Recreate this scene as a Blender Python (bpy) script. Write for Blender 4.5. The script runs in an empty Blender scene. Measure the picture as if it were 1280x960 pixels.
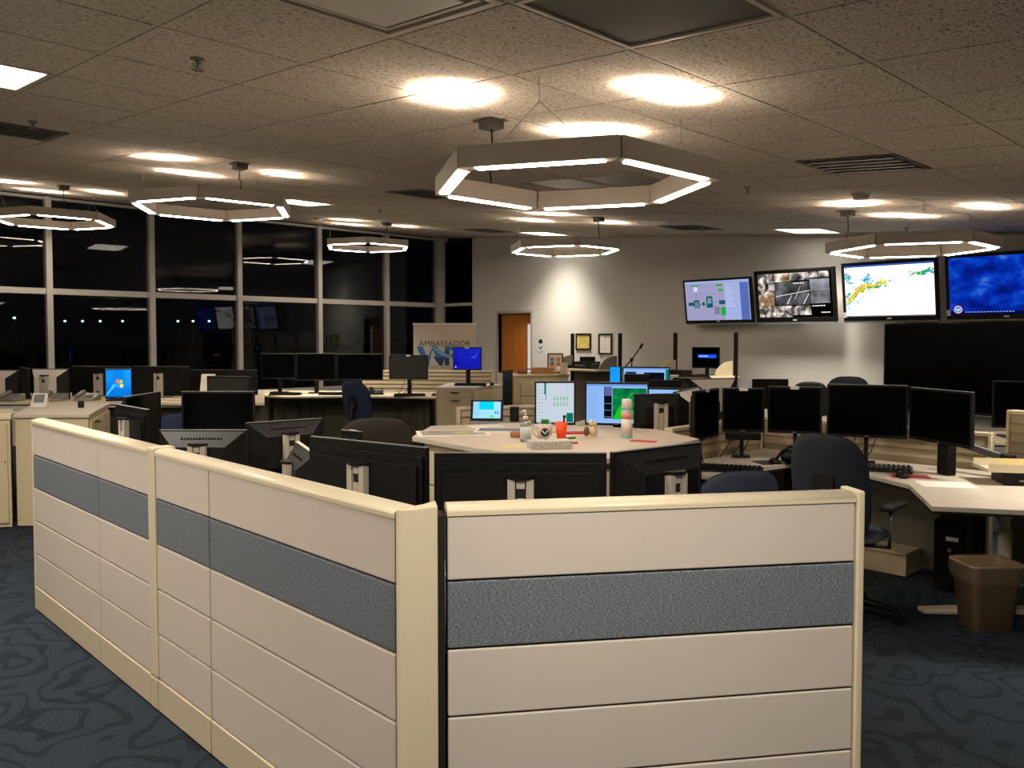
import bpy, math, random
from mathutils import Vector, Matrix
random.seed(7)
R = math.radians
SC = bpy.context.scene
COL = SC.collection
# ------------------------------------------------------------------ camera, world, exposure
F_PX = 1035.0
YAW = R(46); PITCH = R(2.2); EYE = 1.6
cam_d = bpy.data.cameras.new('camera'); cam = bpy.data.objects.new('camera', cam_d); COL.objects.link(cam)
cam_d.sensor_width = 36; cam_d.lens = F_PX/1280*36; cam_d.shift_y = -0.0127; cam_d.clip_start = .05; cam_d.clip_end = 500
cam.location = (0, 0, EYE); cam.rotation_euler = (math.pi/2-PITCH, 0, YAW-math.pi/2)
SC.camera = cam
SC.view_settings.view_transform = 'Standard'; SC.view_settings.look = 'None'
SC.view_settings.exposure = 0.5; SC.view_settings.gamma = 1; SC.view_settings.use_curve_mapping = False
w = bpy.data.worlds.new('night'); SC.world = w; w.use_nodes = True
w.node_tree.nodes['Background'].inputs[0].default_value = (.002, .002, .003, 1)
w.node_tree.nodes['Background'].inputs[1].default_value = .6
try:
    SC.cycles.use_denoising = True; SC.cycles.use_light_tree = True
    SC.cycles.max_bounces = 6; SC.cycles.diffuse_bounces = 4; SC.cycles.glossy_bounces = 3; SC.cycles.transmission_bounces = 4
    SC.cycles.transparent_max_bounces = 8; SC.cycles.sample_clamp_indirect = 4; SC.cycles.caustics_reflective = False; SC.cycles.caustics_refractive = False
except Exception: pass
RING = (1.0, .80, .62); RING_DOWN = 33.0; RING_UP = 46.0; UP_W = 6.5; PX = .78
TROFFER = (1.0, .90, .76); TROFFER_E = 5.0; TROFFER_W = 40.0

def at(px, d):                      # ground point at a bearing and a distance along the view direction
    l = d*(px-640)/F_PX
    return (d*math.cos(YAW)+l*math.sin(YAW), d*math.sin(YAW)-l*math.cos(YAW))
# ------------------------------------------------------------------ materials
def lin(h):
    if isinstance(h, str):
        c = [int(h[i:i+2], 16)/255 for i in (0, 2, 4)]
        return tuple((x/12.92 if x <= .04045 else ((x+.055)/1.055)**2.4) for x in c)+(1,)
    return tuple(h)+(1,)
MATS = {}
def mat(name, col, rough=.6, metal=0, emit=None, es=1, bump=0, bscale=200, spec=.5, var=0):
    if name in MATS: return MATS[name]
    m = bpy.data.materials.new(name); m.use_nodes = True; nt = m.node_tree; b = nt.nodes['Principled BSDF']
    b.inputs['Base Color'].default_value = lin(col); b.inputs['Roughness'].default_value = rough; b.inputs['Metallic'].default_value = metal
    b.inputs['Specular IOR Level'].default_value = spec
    if emit is not None:
        b.inputs['Emission Color'].default_value = lin(emit); b.inputs['Emission Strength'].default_value = es
    if bump or var:
        tc = nt.nodes.new('ShaderNodeTexCoord'); n = nt.nodes.new('ShaderNodeTexNoise'); n.inputs['Scale'].default_value = bscale; n.inputs['Detail'].default_value = 3
        nt.links.new(tc.outputs['Object'], n.inputs['Vector'])
        if bump:
            bp = nt.nodes.new('ShaderNodeBump'); bp.inputs['Strength'].default_value = bump; bp.inputs['Distance'].default_value = .002
            nt.links.new(n.outputs['Fac'], bp.inputs['Height']); nt.links.new(bp.outputs['Normal'], b.inputs['Normal'])
        if var:
            mx = nt.nodes.new('ShaderNodeMix'); mx.data_type = 'RGBA'
            c = lin(col); mx.inputs[6].default_value = tuple(x*(1-var) for x in c[:3])+(1,); mx.inputs[7].default_value = tuple(min(1, x*(1+var)) for x in c[:3])+(1,)
            nt.links.new(n.outputs['Fac'], mx.inputs[0]); nt.links.new(mx.outputs[2], b.inputs['Base Color'])
    MATS[name] = m; return m
def emat(name, col, s):             # something that gives off light
    if name in MATS: return MATS[name]
    m = bpy.data.materials.new(name); m.use_nodes = True; nt = m.node_tree
    for n in list(nt.nodes): nt.nodes.remove(n)
    e = nt.nodes.new('ShaderNodeEmission'); e.inputs[0].default_value = lin(col); e.inputs[1].default_value = s
    o = nt.nodes.new('ShaderNodeOutputMaterial'); nt.links.new(e.outputs[0], o.inputs[0]); MATS[name] = m; return m
def nodes_of(m):
    nt = m.node_tree; return nt, nt.nodes['Principled BSDF']
def ramp(nt, src, stops):
    r = nt.nodes.new('ShaderNodeValToRGB'); nt.links.new(src, r.inputs[0]); e = r.color_ramp.elements
    while len(e) < len(stops): e.new(.5)
    for i, (p, c) in enumerate(stops): e[i].position = p; e[i].color = lin(c)
    return r.outputs[0]
# ceiling tile: fissured mineral board
m_tile = mat('mineral_tile', 'b9aea0', .95); nt, b = nodes_of(m_tile)
tc = nt.nodes.new('ShaderNodeTexCoord'); mp = nt.nodes.new('ShaderNodeMapping'); nt.links.new(tc.outputs['Object'], mp.inputs[0]); mp.inputs['Scale'].default_value = (1, 1.7, 1)
n1 = nt.nodes.new('ShaderNodeTexNoise'); n1.inputs['Scale'].default_value = 52; n1.inputs['Detail'].default_value = 4; n1.inputs['Roughness'].default_value = .65; n1.inputs['Distortion'].default_value = .8
nt.links.new(mp.outputs[0], n1.inputs['Vector'])
c = ramp(nt, n1.outputs['Fac'], [(.34, '5c5244'), (.42, 'b0a595'), (.52, 'd0c7ba'), (.7, 'd8d0c4')]); nt.links.new(c, b.inputs['Base Color'])
bp = nt.nodes.new('ShaderNodeBump'); bp.inputs['Strength'].default_value = .6; bp.inputs['Distance'].default_value = .004; nt.links.new(n1.outputs['Fac'], bp.inputs['Height']); nt.links.new(bp.outputs[0], b.inputs['Normal'])
# carpet
m_carpet = mat('carpet', '2c3944', 1.0, spec=.1); nt, b = nodes_of(m_carpet)
tc = nt.nodes.new('ShaderNodeTexCoord')
nz = nt.nodes.new('ShaderNodeTexNoise'); nz.inputs['Scale'].default_value = 1.6; nz.inputs['Detail'].default_value = 2; nt.links.new(tc.outputs['Object'], nz.inputs['Vector'])
mm = nt.nodes.new('ShaderNodeMath'); mm.operation = 'MULTIPLY'; mm.inputs[1].default_value = 70; nt.links.new(nz.outputs['Fac'], mm.inputs[0])
sn = nt.nodes.new('ShaderNodeMath'); sn.operation = 'SINE'; nt.links.new(mm.outputs[0], sn.inputs[0])
n2 = nt.nodes.new('ShaderNodeTexNoise'); n2.inputs['Scale'].default_value = 7; nt.links.new(tc.outputs['Object'], n2.inputs['Vector'])
ad = nt.nodes.new('ShaderNodeMath'); ad.operation = 'MULTIPLY_ADD'; ad.inputs[1].default_value = .7; nt.links.new(n2.outputs['Fac'], ad.inputs[0]); nt.links.new(sn.outputs[0], ad.inputs[2])
c1 = ramp(nt, ad.outputs[0], [(0, '37404b'), (.95, '37404b'), (1.0, '2b333c')])
n3 = nt.nodes.new('ShaderNodeTexNoise'); n3.inputs['Scale'].default_value = 170; n3.inputs['Detail'].default_value = 2; nt.links.new(tc.outputs['Object'], n3.inputs['Vector'])
c2 = ramp(nt, n3.outputs['Fac'], [(.35, '6a6a6a'), (.65, 'ffffff')])
mx = nt.nodes.new('ShaderNodeMix'); mx.data_type = 'RGBA'; mx.blend_type = 'MULTIPLY'; mx.inputs[0].default_value = .8; nt.links.new(c1, mx.inputs[6]); nt.links.new(c2, mx.inputs[7]); nt.links.new(mx.outputs[2], b.inputs['Base Color'])
bp = nt.nodes.new('ShaderNodeBump'); bp.inputs['Strength'].default_value = .7; bp.inputs['Distance'].default_value = .006; nt.links.new(n3.outputs['Fac'], bp.inputs['Height']); nt.links.new(bp.outputs[0], b.inputs['Normal'])
# grey-blue panel fabric
m_fab = mat('panel_fabric', '6b7078', .95, spec=.2); nt, b = nodes_of(m_fab)
tc = nt.nodes.new('ShaderNodeTexCoord'); mp = nt.nodes.new('ShaderNodeMapping'); mp.inputs['Scale'].default_value = (130, 130, 480); nt.links.new(tc.outputs['Object'], mp.inputs[0])
n1 = nt.nodes.new('ShaderNodeTexNoise'); n1.inputs['Scale'].default_value = 1; n1.inputs['Detail'].default_value = 3; nt.links.new(mp.outputs[0], n1.inputs['Vector'])
c = ramp(nt, n1.outputs['Fac'], [(.3, '3f4750'), (.52, '6e757e'), (.72, 'a0a4a8')]); nt.links.new(c, b.inputs['Base Color'])
bp = nt.nodes.new('ShaderNodeBump'); bp.inputs['Strength'].default_value = .4; bp.inputs['Distance'].default_value = .002; nt.links.new(n1.outputs['Fac'], bp.inputs['Height']); nt.links.new(bp.outputs[0], b.inputs['Normal'])
# painted steel panel skin with faint scuffs
m_skin = mat('panel_skin', 'cfc5bb', .55, var=.04, bscale=6)
m_trim = mat('panel_trim', 'd9ccb0', .4); m_base = mat('panel_base', 'cfc2a8', .45)
m_gap = mat('dark_gap', '14110f', .8)
m_wall = mat('wall_paint', 'cbc9c3', .9, bump=.15, bscale=120); m_white = mat('white_plastic', 'd8d4cc', .5)
m_mull = mat('mullion_metal', 'd0cfcc', .45, metal=.2)
m_tbar = mat('ceiling_bar', 'c2b8a8', .6); m_grille = mat('grille_metal', 'c9c1b0', .5); m_darkpan = mat('dull_panel', '55534c', .7)
m_black = mat('black_plastic', '08080a', .5, spec=.25, bump=.1, bscale=300); m_black2 = mat('charcoal_plastic', '121315', .5, spec=.3); m_gloss = mat('dark_screen', '020203', .22, spec=.12)
m_matte = mat('grey_matte_screen', '1c1c1b', .5); m_edge = mat('grey_edge', '77787a', .35)
m_silver = mat('silver_plastic', '8d887e', .4, metal=.3); m_silver2 = mat('silver_bright', 'ddd7ce', .4); m_chrome = mat('chrome', 'c8c8c8', .15, metal=1)
m_cream = mat('cream_laminate', 'd0c4a8', .5); m_cab = mat('cream_cabinet', 'c6b897', .5); m_top = mat('grey_laminate', 'c0b6a8', .45, var=.03, bscale=90)
m_slat = mat('slat_cream', 'b8a88c', .5); m_chairf = mat('navy_fabric', '1d2430', .95, bump=.3, bscale=250, var=.15); m_bluef = mat('blue_fabric', '1b2a48', .9, bump=.3, bscale=250)
m_door = mat('door_wood', 'b06a28', .4); nt, b = nodes_of(m_door)
tc = nt.nodes.new('ShaderNodeTexCoord'); mp = nt.nodes.new('ShaderNodeMapping'); mp.inputs['Scale'].default_value = (14, 14, .7); nt.links.new(tc.outputs['Object'], mp.inputs[0])
n1 = nt.nodes.new('ShaderNodeTexNoise'); n1.inputs['Scale'].default_value = 1.6; n1.inputs['Detail'].default_value = 4; nt.links.new(mp.outputs[0], n1.inputs['Vector'])
nt.links.new(ramp(nt, n1.outputs['Fac'], [(.3, 'a4601f'), (.7, 'bd7630')]), b.inputs['Base Color'])
m_paper = mat('paper', 'e6e1d8', .8); m_orange = mat('orange_plastic', 'f24a04', .45); m_red = mat('red_card', 'b01828', .6); m_card = mat('cardboard', '9a6a48', .8)
m_green = mat('green_plastic', '1f7a3a', .5); m_bin = mat('tan_plastic', 'a88c6c', .5); m_yellow = mat('yellow_paper', 'd9c24a', .8); m_blueprint = mat('slate_blue_print', '5d6f8c', .6)
# glass: thin pane, mostly clear, Fresnel reflection
m_glass = bpy.data.materials.new('window_glass'); m_glass.use_nodes = True; nt = m_glass.node_tree
for n in list(nt.nodes): nt.nodes.remove(n)
tr = nt.nodes.new('ShaderNodeBsdfTransparent'); tr.inputs[0].default_value = (.75, .78, .78, 1); gl = nt.nodes.new('ShaderNodeBsdfGlossy'); gl.inputs['Roughness'].default_value = .01
gl.inputs[0].default_value = (.5, .5, .5, 1)
fr = nt.nodes.new('ShaderNodeFresnel'); fr.inputs[0].default_value = 1.5; mxs = nt.nodes.new('ShaderNodeMixShader'); o = nt.nodes.new('ShaderNodeOutputMaterial')
nt.links.new(fr.outputs[0], mxs.inputs[0]); nt.links.new(tr.outputs[0], mxs.inputs[1]); nt.links.new(gl.outputs[0], mxs.inputs[2]); nt.links.new(mxs.outputs[0], o.inputs[0])
m_clear = mat('clear_gel', 'dfe8e4', .08); MATS['clear_gel'].node_tree.nodes['Principled BSDF'].inputs['Transmission Weight'].default_value = .75

# ------------------------------------------------------------------ mesh builder
class MB:
    def __init__(s): s.v = []; s.f = []; s.m = []; s.s = []; s.T = Matrix.Identity(4)
    def _a(s, pts): b0 = len(s.v); s.v += [tuple(s.T @ Vector(p)) for p in pts]; return b0
    def face(s, idx, mi=0, sm=False): s.f.append(idx); s.m.append(mi); s.s.append(sm)
    def quad(s, pts, mi=0): b0 = s._a(pts); s.face(tuple(range(b0, b0+len(pts))), mi); return s
    def hexa(s, p, mi=0):           # 8 points: bottom ring then top ring
        b = s._a(p)
        for q in ((3, 2, 1, 0), (4, 5, 6, 7), (0, 1, 5, 4), (1, 2, 6, 5), (2, 3, 7, 6), (3, 0, 4, 7)): s.face(tuple(b+i for i in q), mi)
        return s
    def box(s, c, d, mi=0, rz=0):
        x, y, z = c; a, b_, h = d[0]/2, d[1]/2, d[2]/2; ca, sa = math.cos(rz), math.sin(rz)
        P = [(x+u*ca-v*sa, y+u*sa+v*ca, z+k) for k in (-h, h) for u, v in ((-a, -b_), (a, -b_), (a, b_), (-a, b_))]
        return s.hexa(P, mi)
    def rng(s, x0, x1, y0, y1, z0, z1, mi=0): return s.box(((x0+x1)/2, (y0+y1)/2, (z0+z1)/2), (abs(x1-x0), abs(y1-y0), abs(z1-z0)), mi)
    def prism(s, poly, z0, z1, mi=0, side=None):
        A = sum(poly[i][0]*poly[(i+1) % len(poly)][1]-poly[(i+1) % len(poly)][0]*poly[i][1] for i in range(len(poly)))
        if A < 0: poly = poly[::-1]
        n = len(poly); b = s._a([(x, y, z0) for x, y in poly]+[(x, y, z1) for x, y in poly])
        s.face(tuple(b+i for i in reversed(range(n))), mi); s.face(tuple(b+n+i for i in range(n)), mi)
        for i in range(n): j = (i+1) % n; s.face((b+i, b+j, b+n+j, b+n+i), mi if side is None else side)
        return s
    def cyl(s, p0, p1, r0, r1=None, n=16, mi=0, caps=True):
        r1 = r0 if r1 is None else r1; p0 = Vector(p0); p1 = Vector(p1); d = (p1-p0).normalized()
        u = d.cross(Vector((0, 0, 1)) if abs(d.z) < .9 else Vector((1, 0, 0))).normalized(); v = d.cross(u)
        ring = lambda p, r: [p+u*(r*math.cos(2*math.pi*i/n))+v*(r*math.sin(2*math.pi*i/n)) for i in range(n)]
        b = s._a(ring(p0, r0)+ring(p1, r1))
        for i in range(n): j = (i+1) % n; s.face((b+i, b+j, b+n+j, b+n+i), mi, True)
        if caps: s.face(tuple(b+i for i in reversed(range(n))), mi); s.face(tuple(b+n+i for i in range(n)), mi)
        return s
    def tube(s, pts, r, n=8, mi=0):
        pts = [Vector(p) for p in pts]; rings = []
        for i, p in enumerate(pts):
            d = (pts[min(i+1, len(pts)-1)]-pts[max(i-1, 0)]).normalized()
            u = d.cross(Vector((0, 0, 1)) if abs(d.z) < .95 else Vector((1, 0, 0))).normalized(); v = d.cross(u)
            rings.append(s._a([p+u*(r*math.cos(2*math.pi*k/n))+v*(r*math.sin(2*math.pi*k/n)) for k in range(n)]))
        for a, b in zip(rings, rings[1:]):
            for k in range(n): j = (k+1) % n; s.face((a+k, a+j, b+j, b+k), mi, True)
        s.face(tuple(rings[0]+k for k in reversed(range(n))), mi); s.face(tuple(rings[-1]+k for k in range(n)), mi)
        return s
    def lathe(s, prof, c=(0, 0, 0), n=24, mi=0, sx=1, sy=1):
        rings = [s._a([(c[0]+r*sx*math.cos(2*math.pi*k/n), c[1]+r*sy*math.sin(2*math.pi*k/n), c[2]+z) for k in range(n)]) for r, z in prof]
        for a, b in zip(rings, rings[1:]):
            for k in range(n): j = (k+1) % n; s.face((a+k, a+j, b+j, b+k), mi, True)
        s.face(tuple(rings[0]+k for k in reversed(range(n))), mi); s.face(tuple(rings[-1]+k for k in range(n)), mi)
        return s
    def ball(s, c, r, n=12, mi=0, sc=(1, 1, 1)):
        prof = [(max(1e-4, r*math.sin(math.pi*i/8)), -r*math.cos(math.pi*i/8)*sc[2]) for i in range(9)]
        return s.lathe(prof, c, n, mi, sc[0], sc[1])
    def build(s, name, mats, parent=None, bevel=0, loc=None, rz=0, label=None, sub=0):
        me = bpy.data.meshes.new(name); me.from_pydata(s.v, [], s.f); me.update()
        for m in (mats if isinstance(mats, (list, tuple)) else [mats]): me.materials.append(m)
        for p, mi, sm in zip(me.polygons, s.m, s.s): p.material_index = mi; p.use_smooth = sm
        o = bpy.data.objects.new(name, me); COL.objects.link(o)
        if parent: o.parent = parent
        if loc: o.location = loc
        if rz: o.rotation_euler.z = rz
        if bevel:
            bm = o.modifiers.new('b', 'BEVEL'); bm.width = bevel; bm.segments = 2; bm.limit_method = 'ANGLE'; bm.angle_limit = R(40); bm.harden_normals = False
        if sub:
            sb = o.modifiers.new('s', 'SUBSURF'); sb.levels = sub; sb.render_levels = sub
        if label: o['label'] = label
        return o
def tag(o, label, cat, group=None):
    o['label'] = label; o['category'] = cat
    if group: o['group'] = group
    return o
def thing(name, label, cat, loc=(0, 0, 0), rz=0, group=None):
    o = bpy.data.objects.new(name, None); COL.objects.link(o); o.location = loc; o.rotation_euler = (0, 0, rz); o.empty_display_size = .1
    return tag(o, label, cat, group)
def struct(o): o['kind'] = 'structure'; return o
def text(name, s, size, mt, parent, M, align='CENTER', ext=.0008):
    cu = bpy.data.curves.new(name, 'FONT'); cu.body = s; cu.size = size; cu.align_x = align; cu.align_y = 'CENTER'; cu.extrude = ext; cu.space_character = 1.06; cu.materials.append(mt)
    o = bpy.data.objects.new(name, cu); me = bpy.data.meshes.new_from_object(o); me.materials.clear(); me.materials.append(mt)
    bpy.data.objects.remove(o); o = bpy.data.objects.new(name, me); COL.objects.link(o); o.parent = parent; o.matrix_local = M; return o
def face_M(x, y, z):                # text on a plane facing local -y, reading along +x
    return Matrix.Translation((x, y, z)) @ Matrix.Rotation(math.pi/2, 4, 'X')
# ------------------------------------------------------------------ room shell
XB = 11.4; YW = 14.08; X0 = -4.2; Y0 = -3.0; SL = .0834
def ceil_z(y): return 3.79-SL*(YW-y)
struct(MB().rng(X0-.1, XB+.1, Y0-.1, YW+.1, -.1, 0).build('floor', m_carpet))
# ceiling slab + tiles
GX0, GY0, DX, DY = 2.065, 1.45, .69, .705
cells = {'lit': [(-2, 5), (12, 5), (5, 12), (12, 12), (-2, -2), (5, -2), (-5, 2)], 'unlit': [(5, 5), (5, 4)], 'dark': [(0, 0)], 'plaque': [(-1, 1)], 'louvre': [(5, 1)],  # lit cells behind and left of the camera are added, unseen, as fill
         'slot': [(5, 8), (11, 13), (11, 7), (-1, 8)]}
used = {c for v in cells.values() for c in v}
mb = MB()
def cbox(mb, x0, x1, y0, y1, d0, d1, mi=0):      # box between offsets d0..d1 below/above the sloping ceiling plane
    mb.hexa([(x0, y0, ceil_z(y0)+d0), (x1, y0, ceil_z(y0)+d0), (x1, y1, ceil_z(y1)+d0), (x0, y1, ceil_z(y1)+d0),
             (x0, y0, ceil_z(y0)+d1), (x1, y0, ceil_z(y0)+d1), (x1, y1, ceil_z(y1)+d1), (x0, y1, ceil_z(y1)+d1)], mi)
cbox(mb, X0-.1, XB+.1, Y0-.1, YW+.1, .03, .15)
for i in range(-10, 14):
    for j in range(-7, 18):
        if (i, j) in used: continue
        x0, x1, y0, y1 = GX0+i*DX+.0135, GX0+(i+1)*DX-.0135, GY0+j*DY+.0135, GY0+(j+1)*DY-.0135
        x0 = max(x0, X0); x1 = min(x1, XB); y0 = max(y0, Y0); y1 = min(y1, YW)
        if x1-x0 > .05 and y1-y0 > .05: cbox(mb, x0, x1, y0, y1, 0, .029)
ceiling = struct(mb.build('ceiling', m_tile))
mb = MB()
for i in range(-9, 15):
    x = GX0+i*DX
    if X0 < x < XB: cbox(mb, x-.0105, x+.0105, Y0, YW, .003, .03)
for j in range(-6, 19):
    y = GY0+j*DY
    if Y0 < y < YW: cbox(mb, X0, XB, y-.0105, y+.0105, .003, .03)
struct(mb.build('trim_1', m_tbar, parent=ceiling))
def cell_rect(c, g=.012): return (GX0+c[0]*DX+g, GX0+(c[0]+1)*DX-g, GY0+c[1]*DY+g, GY0+(c[1]+1)*DY-g)
m_trof = emat('troffer_glow', TROFFER, TROFFER_E)
WHERE = {(-2, 5): 'at the far left edge of the view', (12, 5): 'above the wall televisions', (5, 12): 'between the ring lights near the windows', (12, 12): 'in front of the wooden door wall',
         (-5, 2): 'added outside the view to brighten the left partition', (-2, -2): 'added out of view above the camera as fill light', (5, -2): 'added out of view on the right as fill light'}
def frame_mb(r, fw, d0=-.004, d1=.02):
    mb = MB(); x0, x1, y0, y1 = r
    cbox(mb, x0, x1, y0, y0+fw, d0, d1); cbox(mb, x0, x1, y1-fw, y1, d0, d1); cbox(mb, x0, x0+fw, y0+fw, y1-fw, d0, d1); cbox(mb, x1-fw, x1, y0+fw, y1-fw, d0, d1); return mb
def inner(r, fw): return (r[0]+fw, r[1]-fw, r[2]+fw, r[3]-fw)
for c in cells['lit']:
    r = cell_rect(c); t = thing('ceiling_light', 'square lit ceiling light panel '+WHERE[c], 'ceiling light')
    frame_mb(r, .02).build('frame', m_tbar, t); q = inner(r, .02); mb = MB(); cbox(mb, q[0], q[1], q[2], q[3], .004, .012); mb.build('diffuser', m_trof, t)
    ld = bpy.data.lights.new('troffer_lamp', 'AREA'); ld.shape = 'SQUARE'; ld.size = .6; ld.energy = TROFFER_W*(.75 if c == (12, 12) else 1.5 if c[0] < 0 and c[1] > 0 else 1); ld.color = TROFFER; ld.spread = R(165 if c[0] < 0 else 92 if c[0] == 12 else 112)
    lo = bpy.data.objects.new('troffer_lamp', ld); COL.objects.link(lo); lo.parent = t; lo.location = ((q[0]+q[1])/2, (q[2]+q[3])/2, ceil_z((q[2]+q[3])/2)-.004); lo.rotation_euler = (math.atan(SL), 0, 0)
m_unlit = mat('unlit_diffuser', '77746c', .4)
for c, s in zip(cells['unlit'], ('nearer the windows', 'nearer the camera')):
    r = cell_rect(c); t = thing('ceiling_light', 'unlit grey ceiling light panel seen through the large ring light, the one '+s, 'ceiling light')
    frame_mb(r, .02).build('frame', m_tbar, t); q = inner(r, .02); mb = MB(); cbox(mb, q[0], q[1], q[2], q[3], .004, .012); mb.build('diffuser', m_unlit, t)
for c in cells['dark']:
    r = cell_rect(c); t = thing('ceiling_panel', 'large dark grey flat ceiling panel at the top centre', 'ceiling panel')
    frame_mb(r, .022, -.006).build('frame', m_grille, t); q = inner(r, .022); mb = MB(); cbox(mb, q[0], q[1], q[2], q[3], .004, .02); mb.build('panel', m_darkpan, t)
for c in cells['plaque']:
    r = cell_rect(c); t = thing('air_diffuser', 'square air diffuser with a raised centre plate at the top left', 'air vent')
    frame_mb(r, .03, -.008).build('frame', m_grille, t); q = inner(r, .03); mb = MB(); cbox(mb, q[0], q[1], q[2], q[3], .022, .028); mb.build('backing', m_gap, t)
    q = inner(r, .055); frame_mb(q, .02, -.004, .022).build('inner_ring', m_grille, t); q = inner(r, .10); mb = MB(); cbox(mb, q[0], q[1], q[2], q[3], -.012, -.002); mb.build('plate', m_white, t, bevel=.004)
for c in cells['louvre']:
    r = cell_rect(c); t = thing('air_diffuser', 'louvred square ceiling air diffuser at upper right with curved white blades', 'air vent')
    frame_mb(r, .03).build('frame', m_darkpan, t); q = inner(r, .03); mb = MB(); cbox(mb, q[0], q[1], q[2], q[3], .022, .028); mb.build('backing', m_gap, t)
    for k in range(5):
        x = q[0]+.07+k*.12; mb = MB(); y0, y1 = q[2]+.01, q[3]-.01; pts = []
        for a in range(7):
            th = a/6*1.4; pts.append((x-.03+.105*math.sin(th), -.014+.036*(1-math.cos(th))))
        for (xa, za), (xb, zb) in zip(pts, pts[1:]):
            mb.hexa([(xa, y0, ceil_z(y0)+za), (xb, y0, ceil_z(y0)+zb), (xb, y1, ceil_z(y1)+zb), (xa, y1, ceil_z(y1)+za),
                     (xa, y0, ceil_z(y0)+za+.003), (xb, y0, ceil_z(y0)+zb+.003), (xb, y1, ceil_z(y1)+zb+.003), (xa, y1, ceil_z(y1)+za+.003)])
        mb.build('blade', m_white, t)
for c, s in zip(cells['slot'], ('left of the big ring light, over the windows row', 'far back near the corner window', 'behind the big ring light near the back wall', 'at the left edge of the ceiling')):
    r = cell_rect(c); t = thing('ceiling_vent', 'slotted grey ceiling vent '+s, 'air vent')
    frame_mb(r, .05).build('frame', m_darkpan, t); q = inner(r, .05); mb = MB(); cbox(mb, q[0], q[1], q[2], q[3], .015, .028); mb.build('backing', m_gap, t)
    for k in range(6):
        y = q[2]+.04+k*.1; mb = MB(); cbox(mb, q[0], q[1], y, y+.03, -.002, .014); mb.build('slat', m_darkpan, t)
# walls
DY0, DY1, DH = 11.27, 12.20, 2.11   # door opening
WY0, WY1 = 12.93, 13.99             # side window in the back wall
SILL = .62
def wall_piece(mb, a0, a1, z0, z1=None, axis='x'):
    """axis x: wall plane X=XB, running in Y; the top follows the ceiling"""
    ya, yb = a0, a1; T0 = z1 if z1 else ceil_z(ya)+.03; T1 = z1 if z1 else ceil_z(yb)+.03
    mb.hexa([(XB, ya, z0), (XB+.16, ya, z0), (XB+.16, yb, z0), (XB, yb, z0), (XB, ya, T0), (XB+.16, ya, T0), (XB+.16, yb, T1), (XB, yb, T1)])
mb = MB(); wall_piece(mb, Y0, DY0, 0); wall_piece(mb, DY0, DY1, DH); wall_piece(mb, DY1, WY0, 0); wall_piece(mb, WY0, WY1, 0, SILL); wall_piece(mb, WY1, YW+.16, 0)
struct(mb.build('wall_back', m_wall))
mb = MB(); mb.rng(X0, XB, YW, YW+.16, 0, SILL); struct(mb.build('wall_left', m_wall))
def side_wall(name, x):
    mb = MB(); x1 = x-.16
    mb.hexa([(x1, Y0, 0), (x, Y0, 0), (x, YW+.16, 0), (x1, YW+.16, 0), (x1, Y0, ceil_z(Y0)+.03), (x, Y0, ceil_z(Y0)+.03), (x, YW+.16, ceil_z(YW)+.04), (x1, YW+.16, ceil_z(YW)+.04)])
    struct(mb.build(name, m_wall))
side_wall('wall_front', X0)
struct(MB().rng(X0-.16, XB+.16, Y0-.16, Y0, 0, ceil_z(Y0)+.03).build('wall_right', m_wall))
struct(MB().rng(XB-.012, XB, Y0, DY0-.06, 0, .1).build('baseboard_back', mat('vinyl_base', '2c2e30', .6)))
# window bays along the left wall
TR = 2.335
mxs_ = [-3.9, -2.42, -.87, .66, 2.19, 3.735, 5.274, 6.804, 8.431, 10.002, 11.33]
for k in range(len(mxs_)-1):
    a, b_ = mxs_[k], mxs_[k+1]; tz = ceil_z(YW)-.02; mb = MB()
    mb.rng(a-.042, a+.042, YW-.06, YW+.10, SILL, tz); mb.rng(a+.042, b_-.042, YW-.01, YW+.07, TR-.045, TR+.045)
    mb.rng(a+.042, b_-.042, YW-.01, YW+.07, SILL, SILL+.06); mb.rng(a+.042, b_-.042, YW-.01, YW+.07, tz-.04, tz)
    if k == len(mxs_)-2: mb.rng(b_-.028, XB+.0, YW-.06, YW+.10, SILL, tz)
    f = struct(mb.build('window_%d' % (k+1), m_mull)); mb = MB()
    mb.rng(a+.02, b_-.02, YW+.030, YW+.036, SILL+.05, TR-.02); mb.build('glass', m_glass, f)
    mb = MB(); mb.rng(a+.02, b_-.02, YW+.030, YW+.036, TR+.02, tz-.03); mb.build('glass', m_glass, f)
mb = MB(); tz = ceil_z(WY0)-.02
mb.rng(XB-.02, XB+.10, WY0, WY0+.04, SILL, tz); mb.rng(XB-.02, XB+.10, WY1-.05, WY1, SILL, tz); mb.rng(XB, XB+.08, WY0+.04, WY1-.05, TR-.03, TR+.03)
mb.rng(XB, XB+.08, WY0+.04, WY1-.05, SILL, SILL+.05); f = struct(mb.build('window_11', m_mull))
MB().rng(XB+.04, XB+.046, WY0+.03, WY1-.04, SILL+.04, TR-.02).build('glass', m_glass, f); MB().rng(XB+.04, XB+.046, WY0+.03, WY1-.04, TR+.02, tz+.02).build('glass', m_glass, f)
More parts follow.
